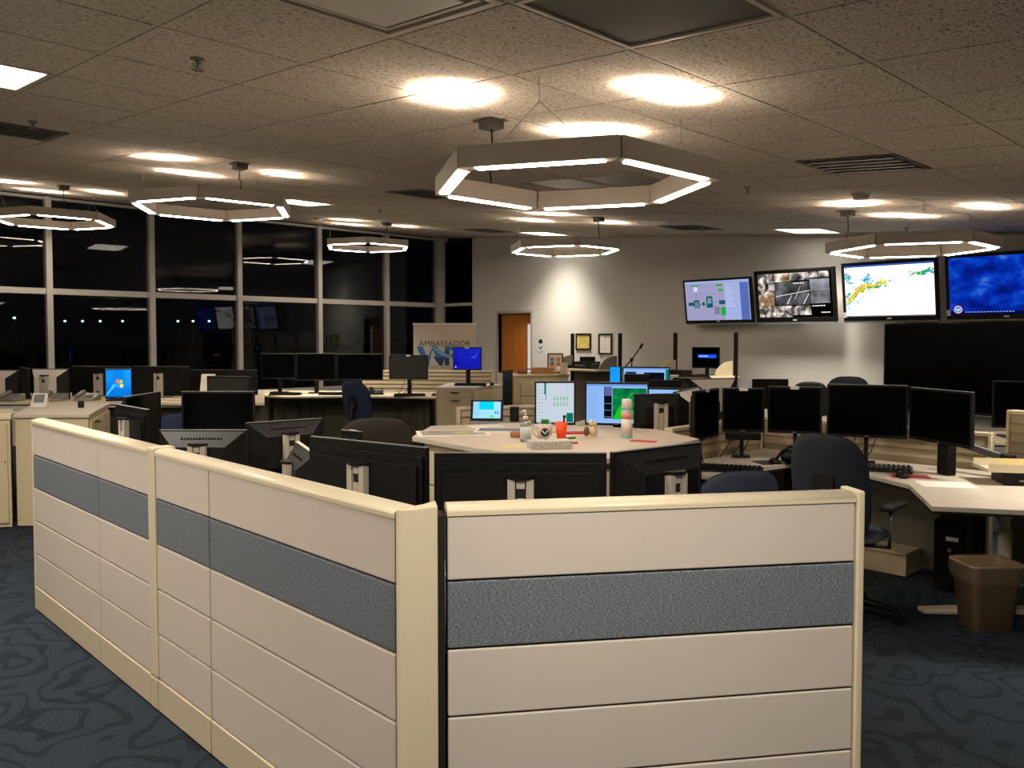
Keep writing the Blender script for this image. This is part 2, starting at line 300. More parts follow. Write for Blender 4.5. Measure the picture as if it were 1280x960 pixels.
# door
mb = MB(); mb.rng(XB-.02, XB+.13, DY0-.05, DY0, 0, DH+.05); mb.rng(XB-.02, XB+.13, DY1, DY1+.05, 0, DH+.05); mb.rng(XB-.02, XB+.13, DY0, DY1, DH, DH+.05)
struct(mb.build('trim_2', mat('door_frame_paint', 'aaa79e', .6)))
mb = MB(); X = XB+.09; vy0, vy1 = DY0+.10, DY0+.20
mb.rng(X, X+.045, DY0+.003, vy0, .01, DH-.004); mb.rng(X, X+.045, vy1, DY1-.003, .01, DH-.004); mb.rng(X, X+.045, vy0, vy1, .01, .95); mb.rng(X, X+.045, vy0, vy1, 1.9, DH-.004)
d = struct(mb.build('door_1', m_door)); MB().rng(X+.018, X+.026, vy0, vy1, .95, 1.9).build('vision_panel', mat('frosted_glass', 'd8dcdf', .3, emit='dfe6ee', es=.35), d, label='tall narrow frosted glass strip')
MB().cyl((X, DY0+.07, 1.02), (X-.05, DY0+.07, 1.02), .012).box((X-.05, DY0+.12, 1.02), (.018, .12, .02)).build('door_handle', m_chrome, d)
# outside
struct(MB().rng(-60, 260, YW+1, 300, -.6, -.5).build('ground', mat('asphalt', '101114', .95)))
for k, x in enumerate((19, 82, 104, 126, 154, 223, 242, 262)):
    p = at(x, 130 if k else 110); gx = ('leftmost', 'second', 'third', 'fourth', 'fifth', 'sixth', 'seventh', 'rightmost')[k]
    t = thing('street_lamp', gx+' from the left of the distant pale green parking lamps beyond the dark glass', 'street lamp', (p[0], p[1], -.5), 0, 'distant parking lamps')
    MB().cyl((0, 0, 0), (0, 0, 4.9), .08, .05, 8).build('pole', m_black2, t); MB().lathe([(.05, 0), (.17, .06), (.17, .16), (.05, .26)], (0, 0, 4.8), 10).build('lamp_head', emat('lamp_glow', 'a8ffe8', 6), t)
# ------------------------------------------------------------------ hexagonal ring lights
m_ring = mat('ring_housing', 'c6bfb4', .45); m_rglow = emat('ring_glow', RING, RING_DOWN); m_upglow = emat('ring_up_glow', RING, RING_UP); m_wire = mat('steel_wire', 'b0aca6', .3, metal=.8); m_cable = mat('black_cable', '0c0c0c', .6)
def ring_light(x, y, z, rot, label, Ro=.80, bw=.078, bh=.105):
    t = thing('ring_light', label, 'pendant light', (x, y, z), rot, 'hexagonal ring lights')
    Ri = Ro-bw/math.cos(R(30))
    for k in range(6):
        a, b = R(60*k), R(60*k+60); g = .004
        oa, ob = Vector((math.cos(a), math.sin(a), 0))*Ro, Vector((math.cos(b), math.sin(b), 0))*Ro
        ia, ib = oa*(Ri/Ro), ob*(Ri/Ro); e = (ob-oa).normalized()*g
        P = [ia+e, oa+e, ob-e, ib-e]; h = Vector((0, 0, bh))
        bar = MB().hexa([tuple(p) for p in P]+[tuple(p+h) for p in P]).build('bar', m_ring, t, bevel=.003)
        mid = (oa+ob+ia+ib)/4; u = (ob-oa).normalized(); v = Vector((math.cos((a+b)/2), math.sin((a+b)/2), 0)); L = (ob-oa).length*.5-.088
        q = lambda L_, W, z0, z1: MB().hexa([tuple(mid+u*sx*L_+v*sy*W+Vector((0, 0, z0))) for sx, sy in ((-1, -1), (1, -1), (1, 1), (-1, 1))]+[tuple(mid+u*sx*L_+v*sy*W+Vector((0, 0, z1))) for sx, sy in ((-1, -1), (1, -1), (1, 1), (-1, 1))])
        q(L, .025, -.006, .004).build('diffuser', m_rglow, t, label='glowing warm white diffuser strip')
        if k % 2 == 0:
            ld = bpy.data.lights.new('uplight_lamp', 'AREA'); ld.shape = 'RECTANGLE'; ld.size = .34; ld.size_y = .04; ld.energy = UP_W; ld.color = RING; ld.spread = R(80)
            lo = bpy.data.objects.new('uplight_lamp', ld); COL.objects.link(lo); lo.parent = t; lo.location = mid+Vector((0, 0, bh+.012)); lo.rotation_euler = (math.pi, 0, math.atan2(u.y, u.x))
            q(.19, .022, bh-.002, bh+.0006).build('uplight', m_upglow, t, label='glowing strip throwing light on the ceiling')
    def world_ceil(lx, ly): c_, s_ = math.cos(rot), math.sin(rot); return ceil_z(y+lx*s_+ly*c_)-z
    rm = (Ro+Ri)/2*math.cos(R(30))
    for k, kind in ((1, 'cable'), (3, 'wire'), (5, 'wire')):      # over the three bars without uplights
        a = R(60*k+30); px, py = rm*math.cos(a), rm*math.sin(a); cz = world_ceil(px, py); u = Vector((-math.sin(a), math.cos(a), 0))
        if kind == 'cable':
            MB().box((px, py, cz-.028), (.11, .11, .056), rz=a).box((px, py, cz-.004), (.18, .15, .008), rz=a).build('canopy', m_darkpan, t, bevel=.004)
            MB().tube([(px, py, cz-.05), (px+.012, py, cz-.05-(cz-.05-bh)*.4), (px-.008, py+.006, bh+(cz-bh)*.25), (px, py, bh)], .005).build('cord', m_cable, t)
        else:
            pk = Vector((px, py, cz-.12 if cz-bh > .25 else cz-.05)); mb = MB().cyl(tuple(pk), (px, py, cz), .002, n=6)
            for sgn in (-1, 1): mb.cyl(tuple(pk), tuple(Vector((px, py, bh))+u*.2*sgn), .0018, n=6)
            mb.build('suspension_wire', m_wire, t)
for (x, y, z, r, l) in [(3.42, 3.08, 2.43, -1, 'largest hexagonal ring light, hanging nearest at the top centre'),
                        (8.5, 3.15, 2.47, -2, 'hexagonal ring light hanging right in front of the wall televisions'),
                        (3.6, 7.95, 2.87, 176, 'hexagonal ring light at upper left overlapping a brightly lit window post'),
                        (8.55, 7.8, 2.82, 176, 'small hexagonal ring light hanging before the bare grey wall above the wooden door'),
                        (3.42, 12.6, 3.2, 176, 'hexagonal ring light at the far left edge against the windows'),
                        (8.42, 12.4, 3.22, 176, 'smallest hexagonal ring light hanging before the windows at centre left'),
                        (-1.5, 3.1, 2.43, -2, 'hexagonal ring light added outside the view to light the near left partition'), (-1.5, 7.9, 2.85, 176, 'hexagonal ring light added outside the view to light the far left partition')]:  # unseen rings added to brighten the left side of the partition
    ring_light(x, y, z, R(r), l)
# sprinklers, detectors
SP = [(1.71, 3.94, 'above the left of the room, nearest'), (6.59, 3.84, 'right of the biggest ring light'), (1.72, 6.8, 'beside the ceiling vent at the left edge'), (6.84, 9.77, 'above the middle windows'),
      (10.07, 6.57, 'near the back wall'), (10.43, 3.93, 'over the wall televisions')]
for x, y, s in SP:
    t = thing('sprinkler_head', 'small sprinkler head hanging from the ceiling '+s, 'sprinkler', (x, y, ceil_z(y)))
    MB().lathe([(.03, 0), (.034, -.006), (.012, -.01)][::-1], n=14).cyl((0, 0, -.002), (0, 0, -.045), .010, .007, 10).build('body', m_silver, t)
    MB().tube([(.008, 0, -.012), (.024, 0, -.03), (.006, 0, -.055)], .003).tube([(-.008, 0, -.012), (-.024, 0, -.03), (-.006, 0, -.055)], .003).build('frame_arm', m_silver, t)
    mb = MB()
    for k in range(8): mb.box((.02*math.cos(k*.785), .02*math.sin(k*.785), -.057), (.022, .008, .003), rz=k*.785)
    mb.build('deflector', m_silver, t)
for x, y, s in [(7.34, 3.16, 'above the right ring light'), (7.4, 12.36, 'above the windows at centre left')]:
    t = thing('smoke_detector', 'round white smoke detector on the ceiling '+s, 'smoke detector', (x, y, ceil_z(y)+.006))
    MB().lathe([(.085, 0), (.085, -.02)][::-1], n=24).build('base', m_grille, t); MB().lathe([(.07, -.02), (.062, -.05), (.04, -.056)][::-1], n=24).build('sensor_cap', m_white, t)
# ------------------------------------------------------------------ foreground partition
PH = 1.136; BT = .145; BAND = (PH-.02-BT)/5.0
def panel_faces(t, L, th, cols, x0=0):
    """panel along local +x, visible face at local y=0 (facing -y), thickness th"""
    MB().rng(x0+.004, x0+L-.004, .012, th-.012, .02, PH-.03).build('core', m_gap, t)
    b = 0
    edges = [x0]+cols+[x0+L]
    for ci in range(len(edges)-1):
        a, e = edges[ci]+.003, edges[ci+1]-.003
        for k in range(5):
            z1 = PH-.02-k*BAND-.003; z0 = z1-BAND+.006
            fab = k == 1
            for (ya, yb) in ((0, .014), (th-.014, th)):
                if ya > 0 and k == 4: pass
                o = MB().rng(a, e, ya, yb, z0, z1).build('fabric_tile' if fab else 'panel_tile', m_fab if fab else m_skin, t, bevel=.004)
                if fab: o['label'] = 'grey-blue fabric band tile'
        MB().rng(a, e, -.004, th+.004, .008, BT-.004).build('base_cover', m_base, t, bevel=.003)
    mb = MB(); n = 8; pr = []
    for i in range(n+1):
        an = math.pi*i/n; pr.append((th/2-math.cos(an)*(th/2+.004), PH-.018+math.sin(an)*.018))
    pr = [(-.004+0, PH-.03)]+pr+[(th+.004, PH-.03)]
    a, e = x0+.002, x0+L-.002; bb = mb._a([(a, y, z) for y, z in pr]+[(e, y, z) for y, z in pr]); m = len(pr)
    for i in range(m): j = (i+1) % m; mb.face((bb+i, bb+m+i, bb+m+j, bb+j), 0, i not in (0, m-1, m-2))
    mb.face(tuple(bb+i for i in range(m)), 0); mb.face(tuple(bb+m+i for i in reversed(range(m))), 0)
    mb.build('top_cap', m_trim, t)
TH = .085
# left wing: visible face at X = 1.34 looking towards -X; local +x = -Y world direction
LW = thing('partition_panel', 'far section of the long left cubicle partition, beige with a grey-blue fabric band', 'partition', (1.34, 5.44, 0), R(-90))
panel_faces(LW, 1.79, TH, [1.14]); MB().rng(-.012, 0, -.004, TH+.004, .008, PH-.01).build('end_trim', m_trim, LW, bevel=.004)
LN = thing('partition_panel', 'near section of the long left cubicle partition, beige with a wide fabric band', 'partition', (1.34, 3.57, 0), R(-90))
panel_faces(LN, 1.72, TH, [.525])
PO = thing('partition_post', 'slim cream joint post between the two left partition sections', 'partition post', (1.34, 3.65, 0), R(-90))
MB().rng(.003, .077, -.006, TH+.006, BT, PH+.002).build('cover', m_trim, PO, bevel=.008); MB().rng(.003, .077, -.006, TH+.006, .008, BT-.006).build('base_cover', m_base, PO, bevel=.004)
# right wing
ang = R(-34.6); P0 = (1.462, 1.778)
RW = thing('partition_panel', 'near right cubicle partition panel facing the camera with cream end cover', 'partition', (P0[0], P0[1], 0), ang)
panel_faces(RW, 1.245, TH, []); MB().rng(1.247, 1.272, -.008, TH+.008, .008, PH+.004).build('end_trim', m_trim, RW, bevel=.006)
MB().rng(-.022, -.004, .006, TH-.006, .02, PH-.03).build('joint_strip', m_gap, RW)
for k in range(26): pass
# corner post (curved cover turning through the corner)
CP = thing('partition_post', 'broad rounded cream corner post where the two partition wings meet', 'partition post', (0, 0, 0))
def arc_poly():
    p_in0 = (1.34+TH, 1.842); p_out0 = (1.334, 1.842); e = (P0[0]-.024*math.cos(ang), P0[1]-.024*math.sin(ang)); nrm = (-math.sin(ang), math.cos(ang))
    e_in = (e[0]+nrm[0]*TH, e[1]+nrm[1]*TH); pts = [p_out0]
    c1 = (1.336, 1.80); c2 = (1.40, 1.772)
    for i in range(1, 8):
        s_ = i/8; a_ = [(1-s_)**3*p_out0[q]+3*(1-s_)**2*s_*(1.338, 1.805)[q]+3*(1-s_)*s_*s_*(1.385, 1.80)[q]+s_**3*e[q] for q in (0, 1)]; pts.append(tuple(a_))
    return pts+[e, e_in, p_in0]
MB().prism(arc_poly(), BT, PH).build('cover', m_trim, CP, bevel=.004); MB().prism(arc_poly(), .008, BT-.006).build('base_cover', m_base, CP)
# ------------------------------------------------------------------ screen pictures (flat lit pixels inside one screen mesh)
def scr_mat(name, col, s=1.0): return emat('px_'+name, col, s*PX)
class Screen:
    """u right, v up in 0..1 on a w x h screen; layers step forwards by .3 mm"""
    def __init__(s, w, h, y): s.w, s.h, s.y = w, h, y; s.mb = MB(); s.mats = []; s.n = 0
    def mi(s, m):
        if m not in s.mats: s.mats.append(m)
        return s.mats.index(m)
    def P(s, u, v, lay): return ((u-.5)*s.w, s.y-lay*.0004, v*s.h)
    def rect(s, u0, v0, u1, v1, m, lay=1): s.mb.quad([s.P(u0, v0, lay), s.P(u1, v0, lay), s.P(u1, v1, lay), s.P(u0, v1, lay)], s.mi(m)); return s
    def poly(s, pts, m, lay=1): s.mb.quad([s.P(u, v, lay) for u, v in pts], s.mi(m)); return s
    def disc(s, u, v, r, m, lay=1, n=20): return s.poly([(u+r/s.w*s.h*math.cos(2*math.pi*k/n), v+r*math.sin(2*math.pi*k/n)) for k in range(n)], m, lay)
    def blob(s, u, v, ru, rv, m, lay=1, rot=0, n=18, jag=.35, seed=0):
        rn = random.Random(seed); pts = []
        for k in range(n):
            a = 2*math.pi*k/n; q = 1-jag*rn.random(); x = ru*math.cos(a)*q; y = rv*math.sin(a)*q; pts.append((u+x*math.cos(rot)-y*math.sin(rot)*s.h/s.w, v+x*math.sin(rot)*s.w/s.h+y*math.cos(rot)))
        return s.poly(pts, m, lay)
def noise_emit(name, stops, scale, s, stretch=(1, 1, 1), detail=4, dist=0):
    if name in MATS: return MATS[name]
    m = emat(name, (1, 1, 1), s*PX); nt = m.node_tree; e = [n for n in nt.nodes if n.type == 'EMISSION'][0]
    tc = nt.nodes.new('ShaderNodeTexCoord'); mp = nt.nodes.new('ShaderNodeMapping'); mp.inputs['Scale'].default_value = stretch; nt.links.new(tc.outputs['Object'], mp.inputs[0])
    n = nt.nodes.new('ShaderNodeTexNoise'); n.inputs['Scale'].default_value = scale; n.inputs['Detail'].default_value = detail; n.inputs['Distortion'].default_value = dist
    nt.links.new(mp.outputs[0], n.inputs[0]); nt.links.new(ramp(nt, n.outputs['Fac'], stops), e.inputs[0]); return m
def pic_schematic(S):
    S.rect(0, 0, 1, 1, scr_mat('lav', 'a9a6cf', .8), 0); S.rect(0, .95, 1, 1, scr_mat('lav2', '9fb4e6', .9)); S.rect(.62, .0, .86, .93, scr_mat('lav3', 'a9b6e6', .85)); S.rect(.86, 0, .985, .93, scr_mat('lav4', '5a74c0', .8))
    t = scr_mat('teal', '1f5f78', .7); g = scr_mat('grn', '25a83a', .9); wv = scr_mat('pale', 'd8dcff', .9); dk = scr_mat('lavline', '6f6b98', .6)
    S.rect(.10, .88, .24, .91, g); S.disc(.17, .80, .065, wv, 1); S.rect(.168, .52, .173, .73, dk); S.rect(.04, .38, .13, .47, t); S.rect(.13, .32, .22, .52, t); S.rect(.22, .40, .35, .43, g); S.rect(.27, .38, .30, .47, scr_mat('dkg', '0c4018', .6), 2)
    S.rect(.33, .32, .43, .60, t); S.rect(.34, .60, .42, .63, g); S.rect(.43, .45, .52, .465, g); S.rect(.53, .40, .63, .50, t)
    S.rect(.50, .86, .60, .91, g); S.rect(.53, .73, .60, .79, g); S.rect(.45, .15, .53, .34, scr_mat('greyb', '8a8cae', .7)); S.rect(.55, .12, .63, .33, g)
    for k in range(9): S.rect(.64, .82-k*.06, .72+.03*(k % 3), .83-k*.06, wv, 2)
    for k in range(4): S.rect(.35, .45-.01+k*.035, .41, .452+k*.035, wv, 2)
    for k in range(3): S.rect(.14, .35+k*.05, .21, .36+k*.05, wv, 2)
    S.rect(.25, .68, .5, .683, dk); S.rect(.22, .55, .33, .553, dk)
def pic_cameras(S):
    bk = scr_mat('blk', '020202', .3); S.rect(0, 0, 1, 1, bk, 0)
    st = [(.32, '0e0c0c'), (.45, '5a5450'), (.55, 'b8aca6'), (.7, 'fff8f0')]
    A = noise_emit('px_cam_a', st, 9, 1.1, dist=.6); B = noise_emit('px_cam_b', [(.3, '3a2a18'), (.5, 'a08060'), (.65, 'fff0e0')], 7, 1.1, dist=.5); Cc = noise_emit('px_cam_c', [(.35, '28282a'), (.5, '4c4c50'), (.7, '8a8a90')], 4, .9)
    G = noise_emit('px_cam_d', [(.3, '505056'), (.6, 'a0a0a8'), (.8, 'd0d0d8')], 5, .9)
    for (u0, v0, u1, v1, m) in [(.01, .78, .24, .99, A), (.245, .80, .45, .99, B), (.455, .82, .71, .99, A), (.715, .86, .97, .99, A), (.01, .53, .24, .77, A), (.01, .27, .23, .52, B), (.01, .01, .24, .26, A), (.245, .01, .47, .26, A), (.475, .05, .72, .26, A), (.72, .56, .97, .83, G), (.72, .30, .97, .55, G), (.245, .28, .71, .79, Cc)]: S.rect(u0, v0, u1, v1, m)
    wh = scr_mat('wht', 'ffffff', 1.1)
    S.poly([(.25, .47), (.71, .58), (.71, .59), (.25, .48)], wh, 2); S.poly([(.5, .4), (.52, .4), (.6, .7), (.59, .7)], scr_mat('gl', 'a0a0a0', .9), 2); S.poly([(.62, .3), (.70, .52), (.705, .52), (.63, .3)], wh, 2); S.poly([(.4, .3), (.47, .5), (.475, .5), (.41, .3)], wh, 2)
    for k in range(5): S.rect(.74+k*.035, .235, .765+k*.035, .255, wh, 2); S.rect(.85+k*.024, .09, .868+k*.024, .11, wh, 2); S.rect(.5+k*.03, .745, .52+k*.03, .765, wh, 3)
def pic_map(S):
    S.rect(0, 0, 1, 1, noise_emit('px_map_bg', [(.3, 'e8e4dc'), (.6, 'fffdf8'), (.8, 'ffffff')], 3, 1.6), 0)
    S.rect(0, .965, 1, 1, scr_mat('bluebar', '2a56a8', 1), 1); S.rect(.5, .965, .72, .985, scr_mat('purp', '5a3aa0', 1), 2); S.rect(0, .0, 1, .02, scr_mat('greybar', '888c98', .9), 1)
    bl = scr_mat('rblue', '2a8ad0', 1.1); gr = scr_mat('rgreen', '22a060', 1.1); ye = scr_mat('ryel', 'e0c820', 1.2); lt = scr_mat('rlt', '8ad0d0', 1.2); og = scr_mat('rorg', 'e89018', 1.2)
    rn = random.Random(11)
    def band(pts, wv, cols, n, sz, lay):
        for k in range(n):
            t_ = rn.random()*(len(pts)-1); i_ = int(t_); f_ = t_-i_; u = pts[i_][0]*(1-f_)+pts[i_+1][0]*f_; v = pts[i_][1]*(1-f_)+pts[i_+1][1]*f_
            S.blob(u+rn.gauss(0, wv*.6), v+rn.gauss(0, wv), sz*(.4+rn.random()), sz*(.3+.6*rn.random()), cols[rn.randrange(len(cols))], lay, rn.random()*1.2, n=9, jag=.6, seed=rn.randrange(9999))
    main = [(.02, .30), (.10, .42), (.18, .56), (.26, .60), (.38, .60), (.46, .68)]
    band(main, .055, [gr, gr, lt, bl], 110, .03, 1); band(main, .030, [ye, ye, gr], 130, .028, 2); band(main[:5], .016, [ye, og], 70, .02, 3)
    band([(.22, .72), (.30, .74)], .03, [bl, lt], 40, .03, 4); band([(.0, .85), (.06, .72)], .04, [gr, lt, bl], 40, .03, 1); band([(.74, .76), (.88, .80), (.99, .84)], .028, [gr, gr, bl], 80, .026, 1); band([(.80, .80), (.98, .84)], .015, [ye, gr], 20, .02, 2)
    band([(.12, .25), (.22, .42)], .012, [lt, gr], 25, .015, 1); band([(.02, .05), (.05, .3)], .02, [lt], 20, .02, 1)
    gd = scr_mat('gd', '808478', .9)
    band([(.15, .85), (.95, .6)], .14, [lt, gr, gd], 70, .008, 1)
def pic_clouds(S):
    S.rect(0, 0, 1, 1, noise_emit('px_clouds', [(.3, '020a50'), (.48, '0428a8'), (.58, '0a48d0'), (.68, '5088dc')], 3.0, .8, (1, 1, 1.7), 7, .1), 0)
    wh = scr_mat('wht', 'ffffff', 1.1)
    S.rect(0, 0, 1, .05, scr_mat('navybar', '041050', .6), 1)
    S.disc(.075, .09, .075, scr_mat('rred', 'd02848', 1), 2); S.disc(.075, .09, .062, wh, 3); S.disc(.075, .09, .056, scr_mat('cyn', '1a9ad0', 1), 4)
    S.poly([(.05, .12), (.075, .085), (.10, .12), (.075, .06)], wh, 5)
    for k in range(16): S.rect(.14+k*.027, .035, .158+k*.027, .048, scr_mat('lblue', '9ab8ff', .8), 2)
def pic_windows(S):
    S.rect(0, 0, 1, 1, noise_emit('px_win7', [(.2, '0448a8'), (.5, '0a78d8'), (.75, '28b0f0')], 4, 1.15, detail=1), 0)
    S.poly([(0, .1), (.02, .06), (.42, .45), (.3, .5)], scr_mat('ray', '40b8f0', 1.1), 1); S.rect(0, 0, 1, .045, scr_mat('taskbar', '104878', .8), 1)
    for (u, v, c) in ((.39, .52, 'f06a28'), (.53, .50, '8ac838'), (.41, .37, '2a90e8'), (.55, .35, 'f8d028')):
        S.poly([(u, v), (u+.06, v+.02), (u+.12, v), (u+.135, v+.12), (u+.07, v+.145), (u+.015, v+.12)], scr_mat('w'+c, c, 1.3), 2)
def pic_docs(S):
    S.rect(0, 0, 1, 1, scr_mat('docw', 'c4d0dc', .95), 0); tl = scr_mat('tealw', '0a7868', .8); S.rect(.21, .72, .26, 1, tl); S.rect(.245, .55, .26, .72, tl); S.rect(.80, .02, .98, .25, tl); S.rect(0, 0, 1, .03, scr_mat('docg', '9aa8b8', .8))
    S.rect(.82, .68, .825, 1, scr_mat('docl', '7c90a0', .7))
    gg = scr_mat('docgreen', '9ac4a0', .9); lg = scr_mat('docline', '8e9cac', .8)
    for i in range(5):
        for j in range(2): S.rect(.46+i*.085, .42+j*.14, .51+i*.085, .52+j*.14, gg)
    for k in range(11): S.rect(.03, .90-k*.08, .12+.05*(k % 3), .908-k*.08, lg)
def pic_green(S, win=True):
    S.rect(0, 0, 1, 1, scr_mat('skyw', '8ab4ec', 1), 0); S.rect(0, .95, 1, 1, scr_mat('skyd', '6e98e0', .9))
    lg = scr_mat('txtline', '6a8ac8', .8)
    for k in range(18): S.rect(.02, .88-k*.045, .16+.07*((k*7) % 4)/4, .886-k*.045, lg)
    dk = scr_mat('panedark', '101420', .5); S.rect(.29, .12, .42, .93, dk, 1); S.rect(.30, .70, .42, .92, scr_mat('violet', '6a6aa8', .8), 2)
    for k in range(3): S.rect(.30, .16+.17*k, .41, .165+.17*k, scr_mat('pale', 'd8dcff', .9), 2)
    S.rect(.43, .10, .99, .90, noise_emit('px_green', [(.3, '046038'), (.5, '08884a'), (.7, '18b040')], 9, .75, (1, 1, 2)), 1)
    br = scr_mat('brg', '18c820', .9); S.poly([(.44, .10), (.70, .10), (.80, .30), (.62, .45), (.52, .38)], br, 2); S.poly([(.52, .38), (.62, .45), (.78, .80), (.74, .80)], scr_mat('brg2', '30a850', .8), 2)
def pic_desktop(S):
    S.rect(0, 0, 1, 1, noise_emit('px_royal', [(.3, '0c10a0'), (.6, '1c28c8'), (.8, '3040e0')], 4, .8), 0); S.rect(.05, .06, .09, .12, scr_mat('pale', 'd8dcff', .9)); S.poly([(.6, .55), (.8, .5), (.95, .9), (.78, .62)], scr_mat('roy2', '3a50e8', .8))
def pic_tablet(S):
    S.rect(0, 0, 1, 1, scr_mat('tabw', '9ad4f8', 1.1), 0); S.rect(.22, .52, .75, 1, scr_mat('tabc', '00c8e8', 1.1)); S.rect(.02, .05, .22, .98, scr_mat('tabl', '8cc8ff', 1.1), 1); S.rect(.60, .05, .76, .18, scr_mat('tabg', '50e060', 1.1)); S.disc(.86, .34, .10, scr_mat('tabd', '0a58b8', 1), 2); S.rect(.84, .22, .88, .46, scr_mat('tabw', '9ad4f8', 1.1), 3)
def pic_mixed(S):
    S.rect(0, 0, 1, 1, scr_mat('skyw', '8ab4ec', 1), 0); S.rect(.45, .1, .9, .82, scr_mat('panedark', '101420', .5)); S.rect(.93, 0, 1, 1, scr_mat('tealw', '0a7868', .8)); S.rect(.04, .25, .28, .85, noise_emit('px_mosaic', [(.35, '14143a'), (.5, '3a2a6a'), (.6, '0a5a48'), (.7, '7a2a5a')], 30, .8), 1); S.rect(0, .95, 1, 1, scr_mat('skyd', '6e98e0', .9))
def pic_blue(S): S.rect(0, 0, 1, 1, noise_emit('px_bright', [(.3, '0a68e0'), (.6, '1aa0ff'), (.8, '50c0ff')], 3, 1.1), 0)
def pic_bar(S): S.rect(0, 0, 1, 1, scr_mat('blk', '020202', .3), 0); S.rect(.2, .48, .9, .66, scr_mat('barb', '1a50e8', 1.1)); S.rect(.25, .55, .6, .59, scr_mat('pale', 'd8dcff', .9), 2)
def pic_rack(S):
    S.rect(0, 0, 1, 1, scr_mat('skyw', '8ab4ec', 1), 0); S.rect(.0, .0, .8, .6, noise_emit('px_mosaic', [(.35, '14143a'), (.5, '3a2a6a'), (.6, '0a5a48'), (.7, '7a2a5a')], 30, .8))
# ------------------------------------------------------------------ monitors
def add_screen(parent, w, h, zc, y, pic=None, m=None, name='screen'):
    S = Screen(w, h, y)
    if pic: pic(S)
    else: S.rect(0, 0, 1, 1, m or m_gloss, 0)
    o = S.mb.build(name, S.mats, parent); o.location = (0, 0, zc); return o
def monitor(a, b, ztop, h, desk, label, face=True, style='slim', stand='foot', pic=None, group=None, smat=None, tilt=0, edge=None, cat='monitor', note=False, bez=.014, speaker=False, name='computer_monitor', cable=False):
    """a,b: ground points of the left and right edge as the camera sees them"""
    ax, ay = a; bx, by = b
    if not face: ax, ay, bx, by = bx, by, ax, ay
    w_ = math.hypot(bx-ax, by-ay)-.006; rz = math.atan2(by-ay, bx-ax); t = thing(name, label, cat, ((ax+bx)/2, (ay+by)/2, desk), rz, group)
    z1 = ztop-desk; z0 = z1-h; th = .03
    # housing: frame + back shell. front faces local -y
    mb = MB(); mb.rng(-w_/2, w_/2, 0, th*.6, z0, z1); 
    for r in ((-w_/2, w_/2, z1-bez, z1), (-w_/2, w_/2, z0, z0+bez*1.4)): mb.rng(r[0], r[1], -.004, 0, r[2], r[3])
    for r in ((-w_/2, -w_/2+bez), (w_/2-bez, w_/2)): mb.rng(r[0], r[1], -.004, 0, z0+bez*1.4, z1-bez)
    mb.rng(-w_/2, w_/2, -.0035, th*.55, z1, z1+.003, 1)
    mb.build('bezel', [m_black, edge or m_edge], t, bevel=.0015)
    add_screen(t, w_-2*bez, h-2.4*bez, z0+1.4*bez, -.0006, pic, smat)
    if style == 'slim':
        mb = MB(); mb.rng(-w_/2+.01, w_/2-.01, th*.6, th, z0+.01, z1-.035); mb.rng(-w_/2+.03, w_/2-.03, th, th+.012, z0+.05, z1-.07)
        for k in range(18): mb.rng(-w_*.3+k*w_*.6/18, -w_*.3+(k+.5)*w_*.6/18, th, th+.002, z1-.056, z1-.05)
        mb.build('back_cover', m_black, t, bevel=.004); by0 = th+.012
    else:                                           # deep tapered back
        d = .085; m0, m1 = (m_silver2, m_silver2) if style == 'silver' else (m_black2, m_black2)
        P = [(-w_/2+.008, th*.6, z0+.008), (w_/2-.008, th*.6, z0+.008), (w_/2-.008, th*.6, z1-.006), (-w_/2+.008, th*.6, z1-.006)]
        Q = [(-w_*.30, d, z0+.07), (w_*.30, d, z0+.07), (w_*.30, d, z1-.085), (-w_*.30, d, z1-.085)]
        mb = MB(); bb = mb._a(P+Q)
        mb.face((bb+3, bb+2, bb+6, bb+7), 1); mb.face((bb+0, bb+4, bb+5, bb+1), 0); mb.face((bb+0, bb+3, bb+7, bb+4), 0); mb.face((bb+1, bb+5, bb+6, bb+2), 0); mb.face((bb+4, bb+7, bb+6, bb+5), 1 if style == 'silver' else 0)
        for k in range(14):
            if style != 'silver': u = -w_*.24+k*w_*.48/14; mb.rng(u, u+w_*.012, .047, .054, z1-.062, z1-.036, 0)
        mb.build('back_cover', [m_black, m0], t); by0 = d
    bh = max(.2, z1-h*.22)
    if stand == 'column':
        mb = MB(); y = by0; mb.rng(-.048, -.020, y, y+.032, .012, bh, 0); mb.rng(.020, .048, y, y+.032, .012, bh, 0); mb.rng(-.020, .020, y, y+.02, .012, bh, 1); mb.rng(-.016, .016, y+.02, y+.028, .06, bh-.07, 0); mb.rng(-.016, .016, y+.02, y+.028, bh-.035, bh-.004, 0); mb.build('stand_column', [mat('column_grey', 'b4aca0', .4), m_gap], t, bevel=.002)
        MB().prism([(.054*math.cos(k*math.pi/8), y+.002+.046*math.sin(k*math.pi/8)) for k in range(9)], bh, bh+.012).build('column_cap', m_black, t)
        MB().box((0, y-.0, .007), (.24, .18, .014)).build('base', m_silver, t, bevel=.006)
    elif stand == 'foot':
        MB().rng(-.03, .03, by0-.002, by0+.02, .012, max(.1, z0+h*.45)).build('stand_neck', m_black, t, bevel=.004)
        MB().box((0, by0-.01, .007), (.23, .17, .014)).build('base', m_black, t, bevel=.006)
    elif stand == 'block':
        MB().rng(-.05, .05, -.0+.03, .09, .0, z0+h*.3).build('stand_block', m_black, t, bevel=.004)
    elif stand == 'arm':
        MB().tube([(0, by0, z0+h*.5), (0, by0+.03, z0+h*.45), (0, by0+.045, max(.05, z0-.02)), (0, by0+.045, 0)], .014).build('arm', m_black2, t)
        MB().box((0, by0+.045, .008), (.12, .07, .016)).build('clamp', m_black2, t, bevel=.003)
